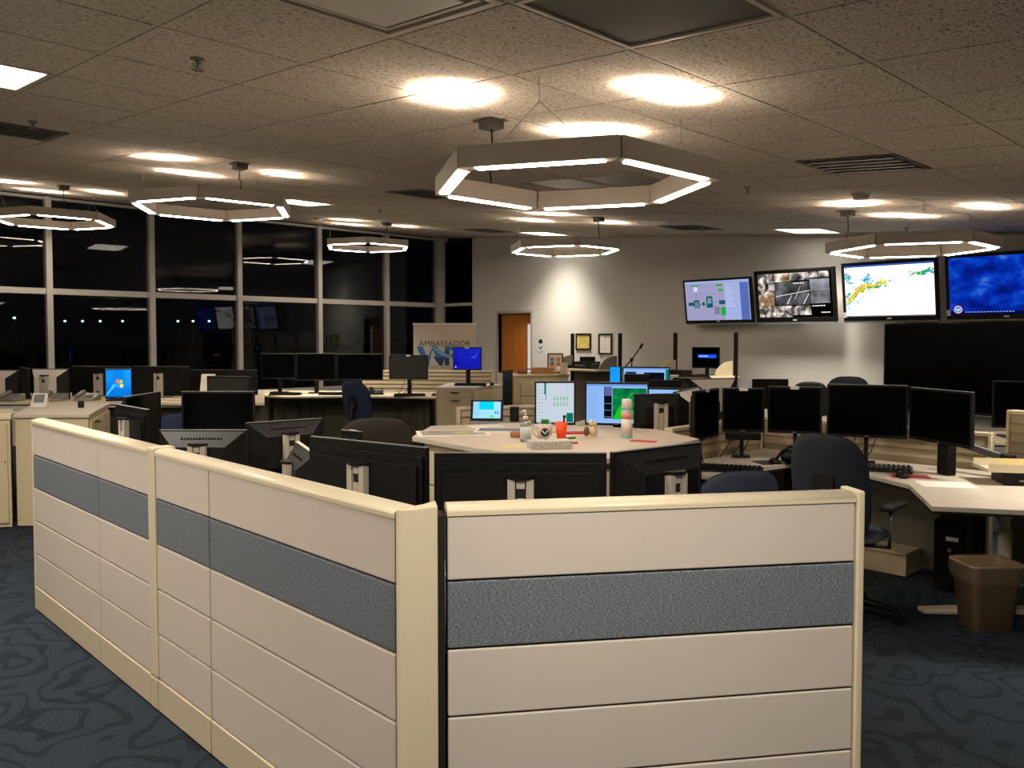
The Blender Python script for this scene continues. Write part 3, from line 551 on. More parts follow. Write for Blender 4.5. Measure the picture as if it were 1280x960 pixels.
    if cable:
        for k in (-.06, .02, .07):
            MB().tube([(k, by0, z0+.03), (k-.02, by0+.02, z0-.05), (k-.04, by0+.01, z0*.45), (k-.10, by0-.03, .006)], .004, 6).build('cable', m_cable, t)
    if note: MB().rng(-.03, .03, -.007, -.004, z1-.018, z1+.006).build('sticker', m_paper, t, label='small white sticker on the top edge')
    if speaker: MB().rng(-w_*.42, w_*.42, -.03, .03, z0-.055, z0-.004).build('sound_bar', m_black, t, bevel=.006)
    MB().rng(-.014, .014, -.0052, -.004, z0+.006, z0+.012).build('logo_badge', m_edge, t)
    return t
A = at
m_glossb = m_gloss
# front pod, inside the partition (backs towards camera)
INZ = .74
def ln(p, q, s): return (p[0]+(q[0]-p[0])*s, p[1]+(q[1]-p[1])*s)
monitor((1.86, 3.17), (1.985, 2.515), 1.18, .40, INZ, 'large black monitor seen from behind beside the left partition, silver column near its left', False, 'slim', 'column', group='monitors inside the near pod')
monitor((1.91, 2.395), (2.372, 1.95), 1.18, .40, INZ, 'large black monitor seen from behind at the corner, between two others behind the partition corner', False, 'slim', 'column', group='monitors inside the near pod')
monitor((2.395, 1.955), (2.90, 1.90), 1.178, .42, INZ, 'black monitor seen from behind with tapered back, right end of the near pod row', False, 'taper', 'column', group='monitors inside the near pod')
monitor((1.763, 4.62), (2.11, 4.28), 1.10, .34, INZ, 'black monitor with tapered vented back, left one of the pair behind the left partition', False, 'taper', 'column', group='monitors inside the near pod')
monitor((2.25, 4.60), (2.735, 4.55), 1.105, .34, INZ, 'black monitor with tapered grey-topped back tilted right, behind the left partition', False, 'taper', 'column', group='monitors inside the near pod')
monitor(A(372, 4.35), A(396, 3.85), 1.06, .32, INZ, 'small black monitor seen edge-on with a silver top, between two larger backs', False, 'taper', 'column', group='monitors inside the near pod', edge=m_silver2)
monitor((2.58, 6.33), (2.99, 5.94), 1.198, .37, INZ, 'black switched-off monitor facing the camera in the middle of the left pod', True, 'slim', 'foot', group='monitors inside the left pod')
monitor((2.04, 5.96), (2.46, 6.42), 1.20, .42, INZ, 'black monitor turned sharply right standing behind the far end of the left partition', True, 'slim', 'foot', group='monitors inside the left pod')
monitor(A(147, 5.2), A(186, 4.8), 1.19, .33, INZ, 'smaller grey-black monitor turned away with silver column at the far end of the left partition', False, 'slim', 'column', group='monitors inside the left pod')
# far left row on the window side (desk .97)
LZ = .97
monitor(A(-22, 8.75), A(24, 8.6), 1.278, .36, LZ, 'silver-backed monitor at the very left edge beside a phone', False, 'silver', 'column', group='left row monitors')
monitor(A(25, 9.2), A(37, 8.7), 1.29, .36, LZ, 'dark monitor seen nearly edge-on between the two silver-backed ones', False, 'slim', 'foot', group='left row monitors')
monitor(A(40, 8.8), A(87, 8.7), 1.287, .33, LZ, 'silver-backed monitor with silver column behind the small white desk console', False, 'silver', 'column', group='left row monitors')
monitor(A(90, 9.2), A(163, 9.1), 1.298, .34, LZ, 'wide black monitor back partly hidden by the monitor showing a blue desktop', False, 'slim', 'column', group='left row monitors')
monitor(A(130, 8.45), A(165, 8.5), 1.298, .31, LZ, 'small square monitor showing a blue desktop with a four-colour flag logo', True, 'slim', 'foot', pic_windows, 'left row monitors', bez=.010)
monitor(A(166, 9.1), A(237, 9.0), 1.302, .32, LZ, 'wide black monitor back just right of the blue desktop screen', False, 'slim', 'column', group='left row monitors')
monitor(A(238, 9.5), A(322, 9.4), 1.25, .34, LZ, 'wide dark monitor back behind the grey-screened monitor', False, 'slim', 'column', group='left row monitors')
monitor(A(258, 8.5), A(312, 8.4), 1.22, .30, LZ, 'monitor with dull grey screen and black frame in the left row, a white tag above', True, 'slim', 'foot', group='left row monitors', smat=m_matte)
# far window row (desk .82)
FZ = .82
monitor(A(326, 12.1), A(369, 12.0), 1.39, .37, FZ, 'leftmost dark monitor of the row by the windows', True, 'slim', 'foot', group='window row monitors')
monitor(A(370, 11.85), A(420, 11.95), 1.395, .39, FZ, 'dark monitor second from left in the window row', True, 'slim', 'foot', group='window row monitors')
monitor(A(421, 12.0), A(479, 12.1), 1.385, .38, FZ, 'dark monitor right above the black swivel chair by the windows', True, 'slim', 'foot', group='window row monitors')
monitor(A(486, 11.7), A(535, 11.6), 1.375, .34, FZ, 'grey-screened monitor with a white tag left of the banner', True, 'slim', 'foot', group='window row monitors', smat=m_matte, note=True, cable=True)
monitor(A(566, 11.3), A(602, 11.2), 1.49, .31, .98, 'monitor showing a deep blue desktop on the cream cabinet before the banner', True, 'slim', 'foot', pic_desktop, 'window row monitors', note=True, bez=.012)
# centre hub screens
CZ = .80
monitor(A(668, 6.35), A(720, 6.35), 1.275, .335, CZ, 'near-square monitor showing pale documents with teal bars behind the mug', True, 'slim', 'foot', pic_docs, 'centre hub screens', bez=.012, speaker=True)
monitor(A(731, 6.3), A(812, 6.2), 1.272, .325, CZ, 'wide monitor showing a green satellite picture behind the spray can', True, 'slim', 'foot', pic_green, 'centre hub screens', bez=.012)
monitor(A(792, 5.95), A(850, 6.0), 1.205, .27, CZ, 'black monitor back with silver column right of the spray can', False, 'taper', 'column', group='centre hub screens')
monitor(A(842, 6.25), A(872, 6.9), 1.20, .32, CZ, 'silver-sided monitor turned sideways with a silver column at right of centre', False, 'silver', 'column', group='centre hub screens')
monitor(A(808, 7.0), A(852, 6.9), 1.19, .25, CZ, 'monitor showing a blue and dark mosaic picture half hidden at centre', True, 'slim', 'foot', pic_rack, 'centre hub screens')
monitor(A(780, 7.7), A(812, 7.65), 1.275, .26, CZ, 'dark monitor back left of the pair below the lit green-edged screen', False, 'taper', 'foot', group='centre hub screens')
monitor(A(812, 7.4), A(853, 7.35), 1.235, .25, CZ, 'dark monitor back right of the pair below the lit green-edged screen', False, 'taper', 'foot', group='centre hub screens')
monitor(A(762, 8.4), A(776, 8.3), 1.325, .30, CZ, 'narrow bright blue upright screen in the middle background', True, 'slim', 'foot', pic_blue, 'centre hub screens', bez=.006)
monitor(A(778, 8.2), A(838, 8.1), 1.325, .26, CZ, 'monitor with a pale window and green right edge in the middle background', True, 'slim', 'foot', pic_mixed, 'centre hub screens', bez=.01)
monitor(A(861, 7.4), A(919, 7.5), 1.245, .36, CZ, 'silver-topped tapered monitor back rising behind the dark right-hand screens', False, 'silver', 'foot', group='centre hub screens')
# right workstation
RZ_ = .74
monitor(A(868, 5.55), A(899, 5.95), 1.25, .345, RZ_, 'black portrait-looking monitor turned right, first of the right workstation row', True, 'slim', 'arm', group='right workstation monitors', note=True, cable=True)
monitor(A(903, 5.95), A(957, 5.9), 1.248, .315, RZ_, 'near-square black monitor with light frame and sound bar, second of the right workstation row', True, 'slim', 'arm', group='right workstation monitors', note=True, speaker=True, edge=m_silver, cable=True)
monitor(A(960, 6.0), A(1029, 5.85), 1.258, .335, RZ_, 'black monitor with a white label below, left of the large navy chair top', True, 'slim', 'arm', group='right workstation monitors', note=True)
monitor(A(1034, 5.75), A(1137, 5.55), 1.287, .36, RZ_, 'wide black monitor on a thin arm, left of the angled rightmost pair', True, 'slim', 'arm', group='right workstation monitors', cable=True)
monitor(A(1138, 5.5), A(1217, 4.95), 1.28, .34, RZ_, 'black monitor angled inwards on a block stand with a tiny green light', True, 'slim', 'block', group='right workstation monitors')
monitor(A(940, 8.4), A(986, 8.35), 1.195, .3, .80, 'black monitor back peeking above the right workstation screens', False, 'slim', 'foot', group='far right monitors')
monitor(A(1242, 6.75), A(1306, 6.7), 1.257, .38, .80, 'black monitor at the right edge standing behind the slatted screen', True, 'slim', 'foot', group='far right monitors')
monitor(A(427, 5.05), A(453, 4.95), 1.045, .28, INZ, 'small dark monitor back with a white tag behind the large left pod monitor', False, 'slim', 'foot', group='monitors inside the near pod', note=True)
# ------------------------------------------------------------------ desks
def desk(poly, z, label, legs, th=.03, m=None, name='desk', modesty=None, group=None, cat='desk'):
    t = thing(name, label, cat, (0, 0, 0), 0, group)
    MB().prism(poly, z-th, z-.002, 0).build('desktop', m or m_top, t, bevel=.004)
    MB().prism([( (p[0]) , p[1]) for p in poly], z-th-.012, z-th).build('underside', m_black2, t)
    for (x, y) in legs:
        MB().box((x, y, (z-th-.012)/2+.01), (.06, .06, z-th-.03)).build('leg', m_black2, t, bevel=.004); MB().box((x, y, .01), (.09, .4, .02)).build('foot', m_black2, t, bevel=.004)
    if modesty:
        for (p, q) in modesty: slab(p, q, .15, z-th-.05, .02).build('modesty_panel', mat('modesty_and_shade_grey', '76705f', .8), t)
    return t
def slab(p, q, z0, z1, th, mi=0, mb=None):
    d = Vector((q[0]-p[0], q[1]-p[1], 0)); L = d.length; d.normalize(); n = Vector((-d.y, d.x, 0))*th
    a, b = Vector((p[0], p[1], 0)), Vector((q[0], q[1], 0)); P = [a, b, b+n, a+n]
    return (mb or MB()).hexa([(v.x, v.y, z0) for v in P]+[(v.x, v.y, z1) for v in P], mi)
desk([(1.45, 1.97), (1.45, 5.45), (2.2, 6.6), (3.2, 6.45), (2.85, 5.55), (2.85, 4.2), (2.35, 3.7), (2.35, 2.6), (3.05, 2.2), (3.05, 1.75), (2.52, 1.22), (1.53, 1.87)], INZ, 'grey laminate desk running behind the two partition wings', [(1.6, 2.2), (1.6, 5.2), (2.8, 6.2), (2.7, 4.5), (2.85, 1.85)])
desk([A(-70, 8.33), A(138, 8.33), A(250, 8.2), A(330, 8.25), A(330, 9.9), A(-70, 9.7)], LZ, 'long cream desk of the left row facing the windows', [A(-20, 8.5), A(120, 8.5), A(230, 8.6), A(310, 9.0)], m=m_cream, modesty=[(A(130, 8.6), A(325, 8.7))])
desk([A(317, 12.0), A(325, 11.6), A(352, 11.3), A(440, 11.45), A(545, 11.2), A(545, 12.2), A(450, 12.55), A(317, 12.75)], FZ, 'cream desk under the row of monitors by the windows', [A(338, 11.7), A(540, 11.5), A(445, 12.2)], m=m_cream, modesty=[(A(325, 12.3), A(440, 12.3)), (A(445, 12.3), A(540, 12.05))])
RDESK = desk([(4.504, 2.894), (5.395, 2.765), (5.295, 2.217), (5.083, 1.873), (4.517, 1.55), (4.74, 1.19), (5.15, .40), (5.42, .40), (5.97, 1.60), (5.97, 3.3), (4.6, 3.3)], RZ_, 'grey laminate corner desk of the right workstation with a sheet of paper on it', [(5.6, 2.9), (4.8, 3.1)], cat='desk')
desk([A(660, 6.0), A(735, 5.75), A(840, 5.8), A(868, 6.4), A(866, 7.2), A(925, 7.4), A(925, 7.9), A(860, 8.6), A(750, 8.7), A(700, 7.6), A(680, 6.7)], CZ, 'cream desk behind the centre hub carrying the lit screens', [A(680, 6.3), A(830, 6.2), A(800, 7.9)], m=m_cream)
desk([A(925, 8.1), A(1110, 7.8), A(1110, 8.55), A(925, 8.6)], .80, 'cream desk far behind the right workstation', [A(940, 8.3), A(1090, 8.2)], m=m_cream)
desk([A(1225, 6.5), A(1340, 6.3), A(1340, 7.2), A(1225, 7.2)], .80, 'cream desk behind the slatted screen at the right edge', [A(1240, 6.8), A(1320, 6.8)], m=m_cream)
# T-foot leg of the right desk
lg = MB().cyl((0, 0, .02), (0, 0, .50), .036, n=20).cyl((0, 0, .50), (0, 0, .69), .028, n=20).build('leg', m_trim, RDESK, loc=(5.37, 1.44, 0), rz=R(46), label='cream round column leg')
MB().prism([(-.02, .47), (.05, .48), (.07, .2), (.05, -.45), (-.03, -.45), (-.04, .2)], .004, .035).build('foot', m_trim, lg, bevel=.01)
# ------------------------------------------------------------------ slatted screens
def slat_screen(p, q, h, label, z0=.02, posts=True, group='slatted desk screens'):
    L = math.hypot(q[0]-p[0], q[1]-p[1]); t = thing('desk_screen', label, 'partition', (p[0], p[1], 0), math.atan2(q[1]-p[1], q[0]-p[0]), group)
    MB().rng(.02, L-.02, .012, .048, .72, h-.02).build('core', m_slat, t); MB().rng(.02, L-.02, .010, .050, z0, .72).build('shaded_core', mat('modesty_and_shade_grey', '76705f', .8), t)  # lower core coloured darker to stand for the shade under the desk
    n = int((h-.03-.73)/.062)+0; mb = MB()
    for k in range(max(1, n)):
        z1 = h-.03-k*.062
        for y0, y1 in ((-.004, .012), (.048, .064)): mb.hexa([(.03, y0 if y0 < 0 else y0, z1-.05), (L-.03, y0, z1-.05), (L-.03, y1, z1-.05), (.03, y1, z1-.05), (.03, .008 if y0 < 0 else y0, z1), (L-.03, .008 if y0 < 0 else y0, z1), (L-.03, y1 if y0 < 0 else .052, z1), (.03, y1 if y0 < 0 else .052, z1)])
    mb.build('slats', m_slat, t)
    MB().rng(.0, L, -.006, .066, h-.024, h).build('top_cap', m_trim, t, bevel=.003)
    if posts:
        for x in (0, L-.022): MB().rng(x, x+.022, -.008, .068, .0, h-.024).build('end_post', m_trim, t, bevel=.003)
    return t
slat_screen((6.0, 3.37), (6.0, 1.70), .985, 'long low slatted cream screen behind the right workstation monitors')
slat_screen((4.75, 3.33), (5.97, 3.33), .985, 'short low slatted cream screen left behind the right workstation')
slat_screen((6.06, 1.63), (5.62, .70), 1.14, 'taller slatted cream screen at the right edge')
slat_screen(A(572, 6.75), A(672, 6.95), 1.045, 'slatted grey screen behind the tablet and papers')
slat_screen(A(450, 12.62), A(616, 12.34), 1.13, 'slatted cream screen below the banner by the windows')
# dark blue end panel by the door
t = thing('fabric_screen', 'dark blue fabric end screen beside the wooden door', 'partition', (*A(627, 12.3), 0), YAW-math.pi/2+R(74))
MB().rng(.05, .60, 0, .06, .02, 1.10).build('panel', m_bluef, t, bevel=.006); MB().rng(.04, .61, -.004, .064, 1.10, 1.125).build('top_cap', m_black2, t); MB().rng(-.0, .04, -.004, .064, 0, 1.10).build('end_post', m_trim, t)
# raceway under the right desk
t = thing('cable_raceway', 'low cream cable raceway box on the carpet under the right desk', 'cable box', (0, 0, 0))
MB().rng(5.72, 5.97, 2.12, 3.25, .005, .15).build('body', m_slat, t, bevel=.004); MB().rng(5.705, 5.97, 2.12, 3.25, .152, .160).build('lid', m_cab, t)
# ------------------------------------------------------------------ cabinets
def cabinet(poly, h, label, fronts, top=m_top, name='storage_cabinet', body=m_cab, group='cream cabinets'):
    """fronts: list of (edge index, [(u0,u1,z0,z1)...] as fractions)"""
    A_ = sum(poly[i][0]*poly[(i+1) % len(poly)][1]-poly[(i+1) % len(poly)][0]*poly[i][1] for i in range(len(poly)))
    cx = sum(p[0] for p in poly)/len(poly); cy = sum(p[1] for p in poly)/len(poly)
    t = thing(name, label, 'cabinet', (cx, cy, 0), 0, group); P = [(p[0]-cx, p[1]-cy) for p in poly]
    sh = [(x*.97, y*.97) for x, y in P]
    MB().prism(sh, .01, h-.032).build('body', body, t, bevel=.003); MB().prism(P, h-.03, h).build('top', top, t, bevel=.004)
    for e, rects in fronts:
        a, b = Vector((*sh[e], 0)), Vector((*sh[(e+1) % len(sh)], 0)); d = b-a; n = Vector((d.y, -d.x, 0)).normalized()
        if n.dot((a+b)/2) < 0: n = -n
        for (u0, u1, z0, z1, kind) in rects:
            p, q = a+d*u0, a+d*u1; P4 = [p+n*.002, q+n*.002, q+n*.018, p+n*.018]
            if (q-p).cross(n).z < 0: P4 = P4[::-1]
            o = MB().hexa([(v.x, v.y, z0*h) for v in P4]+[(v.x, v.y, z1*h) for v in P4]).build('drawer' if kind == 'd' else 'door', body, t, bevel=.002)
            c = (p+q)/2+n*.02
            if kind == 'd': MB().box((c.x, c.y, z1*h-.02), (abs(d.normalized().x)*.12+.01, abs(d.normalized().y)*.12+.01, .008)).build('handle', m_gap, o)
            else: k_ = q-d*.03+n*.02; MB().ball((k_.x, k_.y, (z0+z1)/2*h+.1), .007, 8).build('lock', m_silver, o)
    return t
CH = .963
cabinet([A(15, 6.98), A(110, 7.0), A(136, 8.25), A(42, 8.3)][:4], CH, 'big cream cabinet with grey top behind the far end of the left partition', [(1, [(.03, .40, .62, .93, 'd'), (.03, .40, .05, .60, 'd'), (.42, .97, .05, .93, 'D')])])
cabinet([A(-80, 6.85), A(12, 6.95), A(15, 7.7), A(-80, 7.7)], CH-.01, 'cream cabinet cut by the left edge of the view', [(0, [(.04, .96, .05, .93, 'D')])], top=m_trim)
cabinet([A(545, 10.75), A(590, 10.75), A(628, 11.5), A(560, 11.75)], .978, 'cream drawer cabinet under the deep blue desktop monitor', [(0, [(.03, .97, .86, .95, 'd'), (.03, .97, .46, .84, 'd'), (.03, .97, .05, .44, 'd')]), (1, [(.04, .96, .5, .93, 'D')])], top=m_white)
cabinet([A(641, 12.0), A(712, 12.3), A(708, 12.95), A(641, 12.7)], 1.08, 'cream drawer cabinet with cardboard box on top in front of the door wall', [(0, [(.12, .95, .72, .9, 'd'), (.12, .95, .34, .70, 'd'), (.12, .95, .05, .32, 'd')])], top=m_cab)
# centre hub
HUB = [(3.10, 4.10), (3.03, 3.42), (3.05, 2.86), (3.25, 2.66), (4.28, 2.80), (4.54, 3.30), (4.14, 4.28), (3.58, 4.52)]
HZ = 1.0
t = thing('hub_table', 'grey-topped hexagonal standing table at the centre holding mug, bottles and papers', 'table', (0, 0, 0))
MB().prism(HUB, HZ-.032, HZ-.002).build('tabletop', m_top, t, bevel=.004)
cx, cy = 3.8, 3.6; INS = [(cx+(x-cx)*.93, cy+(y-cy)*.93) for x, y in HUB]
MB().prism(INS, .02, HZ-.075).build('cabinet_body', m_cab, t); MB().prism([(cx+(x-cx)*.91, cy+(y-cy)*.91) for x, y in HUB], HZ-.075, HZ-.033).build('rail', m_cab, t)
def hub_front(i, u0, u1, z0, z1, nm='drawer'):
    a, b = Vector((*INS[i], 0)), Vector((*INS[(i+1) % 8], 0)); d = b-a; n = Vector((d.y, -d.x, 0)).normalized(); c0 = Vector((cx, cy, 0))
    if n.dot(a-c0) < 0: n = -n
    p, q = a+d*u0, a+d*u1; P4 = [p+n*.002, q+n*.002, q+n*.02, p+n*.02]
    if (q-p).cross(n).z < 0: P4 = P4[::-1]
    return MB().hexa([(v.x, v.y, z0) for v in P4]+[(v.x, v.y, z1) for v in P4]).build(nm, m_cream, t, bevel=.002)
for z0, z1 in ((.72, .915), (.40, .71), (.08, .39)):
    hub_front(0, .03, .97, z0, z1); hub_front(1, .03, .97, z0, z1); hub_front(3, .02, .49, z0, z1); hub_front(3, .51, .98, z0, z1)
# wall consoles with black lift posts
def console(ya, yb, zt, label):
    t = thing('lift_console', label, 'desk', (10.95, (ya+yb)/2, 0), R(-90), 'wall consoles with black posts'); L = abs(ya-yb)
    MB().rng(-L/2, L/2, -.62, .12, zt-.03, zt).build('desktop', m_cream, t, bevel=.003)
    for s in (-1, 1):
        MB().rng(s*L/2-.025, s*L/2+.025, .0, .05, 0, 1.70).build('lift_post', m_black, t, bevel=.003); MB().rng(s*L/2-.04, s*L/2+.04, -.5, .25, 0, .03).build('foot', m_black2, t)
        pr = [(-.02, zt)]+[(-.02-.46*math.sin(k*math.pi/16), zt+.22*math.cos(k*math.pi/16)) for k in range(9)]
        mb = MB(); x = s*(L/2-.035); b = mb._a([(x-.008, y, z) for y, z in pr]+[(x+.008, y, z) for y, z in pr]); n = len(pr)
        mb.face(tuple(b+i for i in range(n))); mb.face(tuple(b+n+i for i in reversed(range(n))))
        for i in range(n): j = (i+1) % n; mb.face((b+i, b+n+i, b+n+j, b+j))
        mb.build('end_panel', m_silver if yb > 8 else m_cab, t)
    MB().rng(-L/2+.03, L/2-.03, .03, .04, .1, zt-.05).build('back_panel', mat('modesty_and_shade_grey', '76705f', .8), t)
    return t
console(9.82, 8.75, 1.10, 'wall console with black printer equipment between two black posts below the framed certificates')
console(7.64, 6.56, 1.055, 'wall console carrying the small screen with a blue bar between two black posts')
# ------------------------------------------------------------------ televisions
def tv(yl, yr, z0, z1, label, pic=None, tilt=9, x=11.14, name='television', badge=True, tagm=None, bez=.045, tagtext=''):
    w_ = yl-yr; h = z1-z0; t = thing(name, label, 'television', (x, (yl+yr)/2, z0), R(-90), 'wall televisions'); t.rotation_euler = (R(tilt), 0, R(-90))
    mb = MB(); mb.rng(-w_/2, w_/2, 0, .05, 0, h)
    mb.rng(-w_/2, w_/2, -.008, 0, h-bez, h); mb.rng(-w_/2, w_/2, -.008, 0, 0, bez*1.5); mb.rng(-w_/2, -w_/2+bez, -.008, 0, bez*1.5, h-bez); mb.rng(w_/2-bez, w_/2, -.008, 0, bez*1.5, h-bez)
    mb.build('bezel', m_black, t, bevel=.003); MB().rng(-w_*.35, w_*.35, .05, .09, .1, h-.1).build('back_cover', m_black2, t)
    MB().rng(-.2, .2, .09, .12, h*.3, h*.7).build('wall_mount', m_black2, t)
    MB().cyl((0, .12, h*.5), (0, XB-x+.04, h*.5+(XB-x)*math.tan(R(tilt))), .03).build('mount_arm', m_black2, t)
    MB().rng(-w_/2+.01, w_/2-.01, -.009, .04, -.022, -.002).build('speaker_strip', m_edge if badge else m_black, t)
    add_screen(t, w_-2*bez, h-2.5*bez, bez*1.5, -.002, pic, m_gloss)
    if badge: MB().rng(-.03, .03, -.0095, -.008, .022, .038).build('logo_badge', m_silver2, t)
    if tagtext:
        MB().rng(-w_/2+.005, -w_/2+.045, -.011, -.008, .05, .12).build('number_tag', m_paper, t, label='small white number tag'); text('tag_number', tagtext, .06, m_black, t, face_M(-w_/2+.025, -.0115, .085))
    return t
tv(7.55, 6.37, 1.85, 2.53, 'leftmost wall television showing a lilac network diagram', pic_schematic, bez=.03)
tv(6.31, 5.10, 1.845, 2.60, 'wall television showing a grid of grey security camera pictures', pic_cameras, bez=.045)
tv(5.00, 3.78, 1.845, 2.63, 'wall television showing a white weather radar map with green and yellow rain', pic_map, bez=.04, tagtext='1')
tv(3.69, 2.35, 1.845, 2.645, 'rightmost wall television showing deep blue clouds with a round logo', pic_clouds, bez=.04, tagtext='2')
tv(4.50, 2.40, .66, 1.80, 'huge switched-off black television on the wall below the lit ones', None, 0, 11.25, badge=True, bez=.02)
# ------------------------------------------------------------------ wall items
def wall_frame(yl, yr, z0, z1, label, paper, deco, group='framed certificates'):
    w_, h = yl-yr, z1-z0; t = thing('picture_frame', label, 'picture frame', (XB-.022, (yl+yr)/2, z0), R(-90), group); b = .028
    mb = MB(); mb.rng(-w_/2, w_/2, 0, .02, 0, b).rng(-w_/2, w_/2, 0, .02, h-b, h).rng(-w_/2, -w_/2+b, 0, .02, b, h-b).rng(w_/2-b, w_/2, 0, .02, b, h-b); mb.build('frame', mat('dark_wood', '1c110b', .4), t)
    S = Screen(w_-2*b, h-2*b, .012); S.rect(0, 0, 1, 1, paper, 0); deco(S); o = S.mb.build('certificate', S.mats, t); o.location = (0, 0, b)
m_ink = mat('ink_brown', '5a4a2a', .7); m_inkg = mat('ink_grey', '8a8688', .7)
def deco1(S):
    for k in range(6): S.rect(.2+.05*(k % 2), .8-k*.09, .8-.05*(k % 2), .815-k*.09, m_ink, 1)
    S.disc(.15, .25, .045, m_ink, 1); S.disc(.85, .25, .045, m_ink, 1)
def deco2(S):
    S.disc(.5, .82, .05, m_inkg, 1)
    for k in range(8): S.rect(.25, .68-k*.07, .75-.08*(k % 3), .69-k*.07, m_inkg, 1)
wall_frame(10.11, 9.75, 1.405, 1.705, 'dark framed yellow certificate on the grey wall', mat('gold_paper', 'cdbb62', .7), deco1)
wall_frame(9.57, 9.26, 1.33, 1.70, 'dark framed white certificate hanging right of the yellow one', m_paper, deco2)
m_navy = mat('emblem_navy', '161c30', .5); m_sky = mat('emblem_blue', '1f78b8', .5)
def emblem(S, cu=.5, cv=.5, r=.45, l=1):
    n = 16; S.poly([(cu+r*math.cos(math.pi*k/n), cv+r*math.sin(math.pi*k/n)*1.0) for k in range(n+1)], m_navy, l)
    S.poly([(cu-r, cv), (cu, cv-r*.55), (cu+r, cv), (cu+r*.75, cv-r*.65), (cu, cv-r*1.15), (cu-r*.75, cv-r*.65)][:2]+[(cu, cv-r*1.15), (cu-r*.78, cv-r*.7)], m_sky, l)
    S.poly([(cu+r, cv), (cu+r*.78, cv-r*.7), (cu, cv-r*1.15), (cu, cv-r*.55)], m_sky, l)
    S.poly([(cu-r, cv+r*.05), (cu-r*.55, cv+r*.28), (cu, cv-r*.32), (cu+r*.55, cv+r*.28), (cu+r, cv+r*.05), (cu+r*.1, cv-r*.72), (cu-r*.1, cv-r*.72)], m_paper, l+1)
t = thing('wall_emblem', 'small round navy and blue bird emblem on the wall right of the door', 'wall emblem', (XB-.006, 11.01, 1.36), R(-90))
S = Screen(.19, .27, -.001); S.poly([(.5+.5*math.cos(2*math.pi*k/24), .5+.5*math.sin(2*math.pi*k/24)) for k in range(24)], m_paper, 0); emblem(S, .5, .55, .36); S.mb.build('emblem_face', S.mats, t)
MB().cyl((0, .001, .12), (0, .005, .12), .06, n=24).build('backing_disc', m_white, t)
# banner
bp_ = A(556, 13.55); bw = 1.02; BTOP = 1.85
t = thing('pull_up_banner', 'white pull-up banner with blue letter logo standing before the corner window', 'banner', (bp_[0], bp_[1], 0), YAW-math.pi/2+R(4))
MB().rng(-bw/2, bw/2, 0, .004, .08, BTOP).build('sheet', mat('banner_cloth', 'c2b8aa', .7), t); MB().rng(-bw/2-.01, bw/2+.01, -.012, .014, BTOP-.012, BTOP+.012).build('top_rail', m_silver2, t)
MB().rng(-bw/2, bw/2, -.05, .07, 0, .08).build('base', m_silver, t, bevel=.01); MB().cyl((0, .03, .08), (0, .02, BTOP), .01).build('pole', m_silver, t)
m_bt = mat('banner_text', '3a3028', .7); m_b1 = mat('logo_blue', '2a6cb0', .6); m_b2 = mat('logo_navy', '16305e', .6); m_b3 = mat('logo_light', '6a9cc8', .6)
text('banner_text', 'AMBASSADOR', .125, m_bt, t, face_M(.0, -.002, 1.525)); text('banner_text', 'TM', .03, m_bt, t, face_M(.47, -.002, 1.57)); text('banner_text', 'WEATHER-READY NATION', .075, mat('banner_grey', '6e685e', .7), t, face_M(.02, -.002, 1.135))
S = Screen(.92, .31, -.0015)
def strip(S, pts, m, l): S.poly(pts, m, l)
S.poly([(0, 1), (.11, 1), (.20, .35), (.13, .05)], m_b1, 1); S.poly([(.13, .05), (.20, .35), (.27, .75), (.22, 0), (.15, 0)], m_b2, 1); S.poly([(.22, 0), (.27, .75), (.37, 1), (.29, 1), (.18, .35)], m_b1, 2)
S.poly([(.27, 1), (.37, 1), (.47, .35), (.40, 0)], m_b1, 1); S.poly([(.29, .5), (.40, 0), (.46, 0), (.48, .35)], m_b2, 2); S.poly([(.40, 0), (.46, 0), (.53, .72), (.47, .72)], m_b2, 1)
S.poly([(.50, 0), (.58, 0), (.58, 1), (.50, 1)], m_b2, 1); S.poly([(.50, 1), (.80, 1), (.86, .9), (.86, .55), (.80, .42), (.58, .42), (.58, .6), (.74, .6), (.74, .8), (.50, .8)], m_b1, 2); S.poly([(.66, .42), (.76, .42), (.90, 0), (.79, 0)], m_b2, 1)
S.poly([(.28, .9), (.45, .5), (.66, .3), (.86, .36), (.86, .5), (.66, .45), (.47, .72), (.32, 1)], m_b3, 3)
o = S.mb.build('banner_logo', S.mats, t); o.location = (0, 0, 1.17)
mb = MB()
for k in range(13): x = -.46+k*.075; mb.quad([(x-.02, -.002, 1.035), (x+.02, -.002, 1.035), (x, -.002, 1.075)])
mb.rng(-.49, .49, -.003, -.001, 1.015, 1.035); mb.build('mountain_border', m_b2, t)
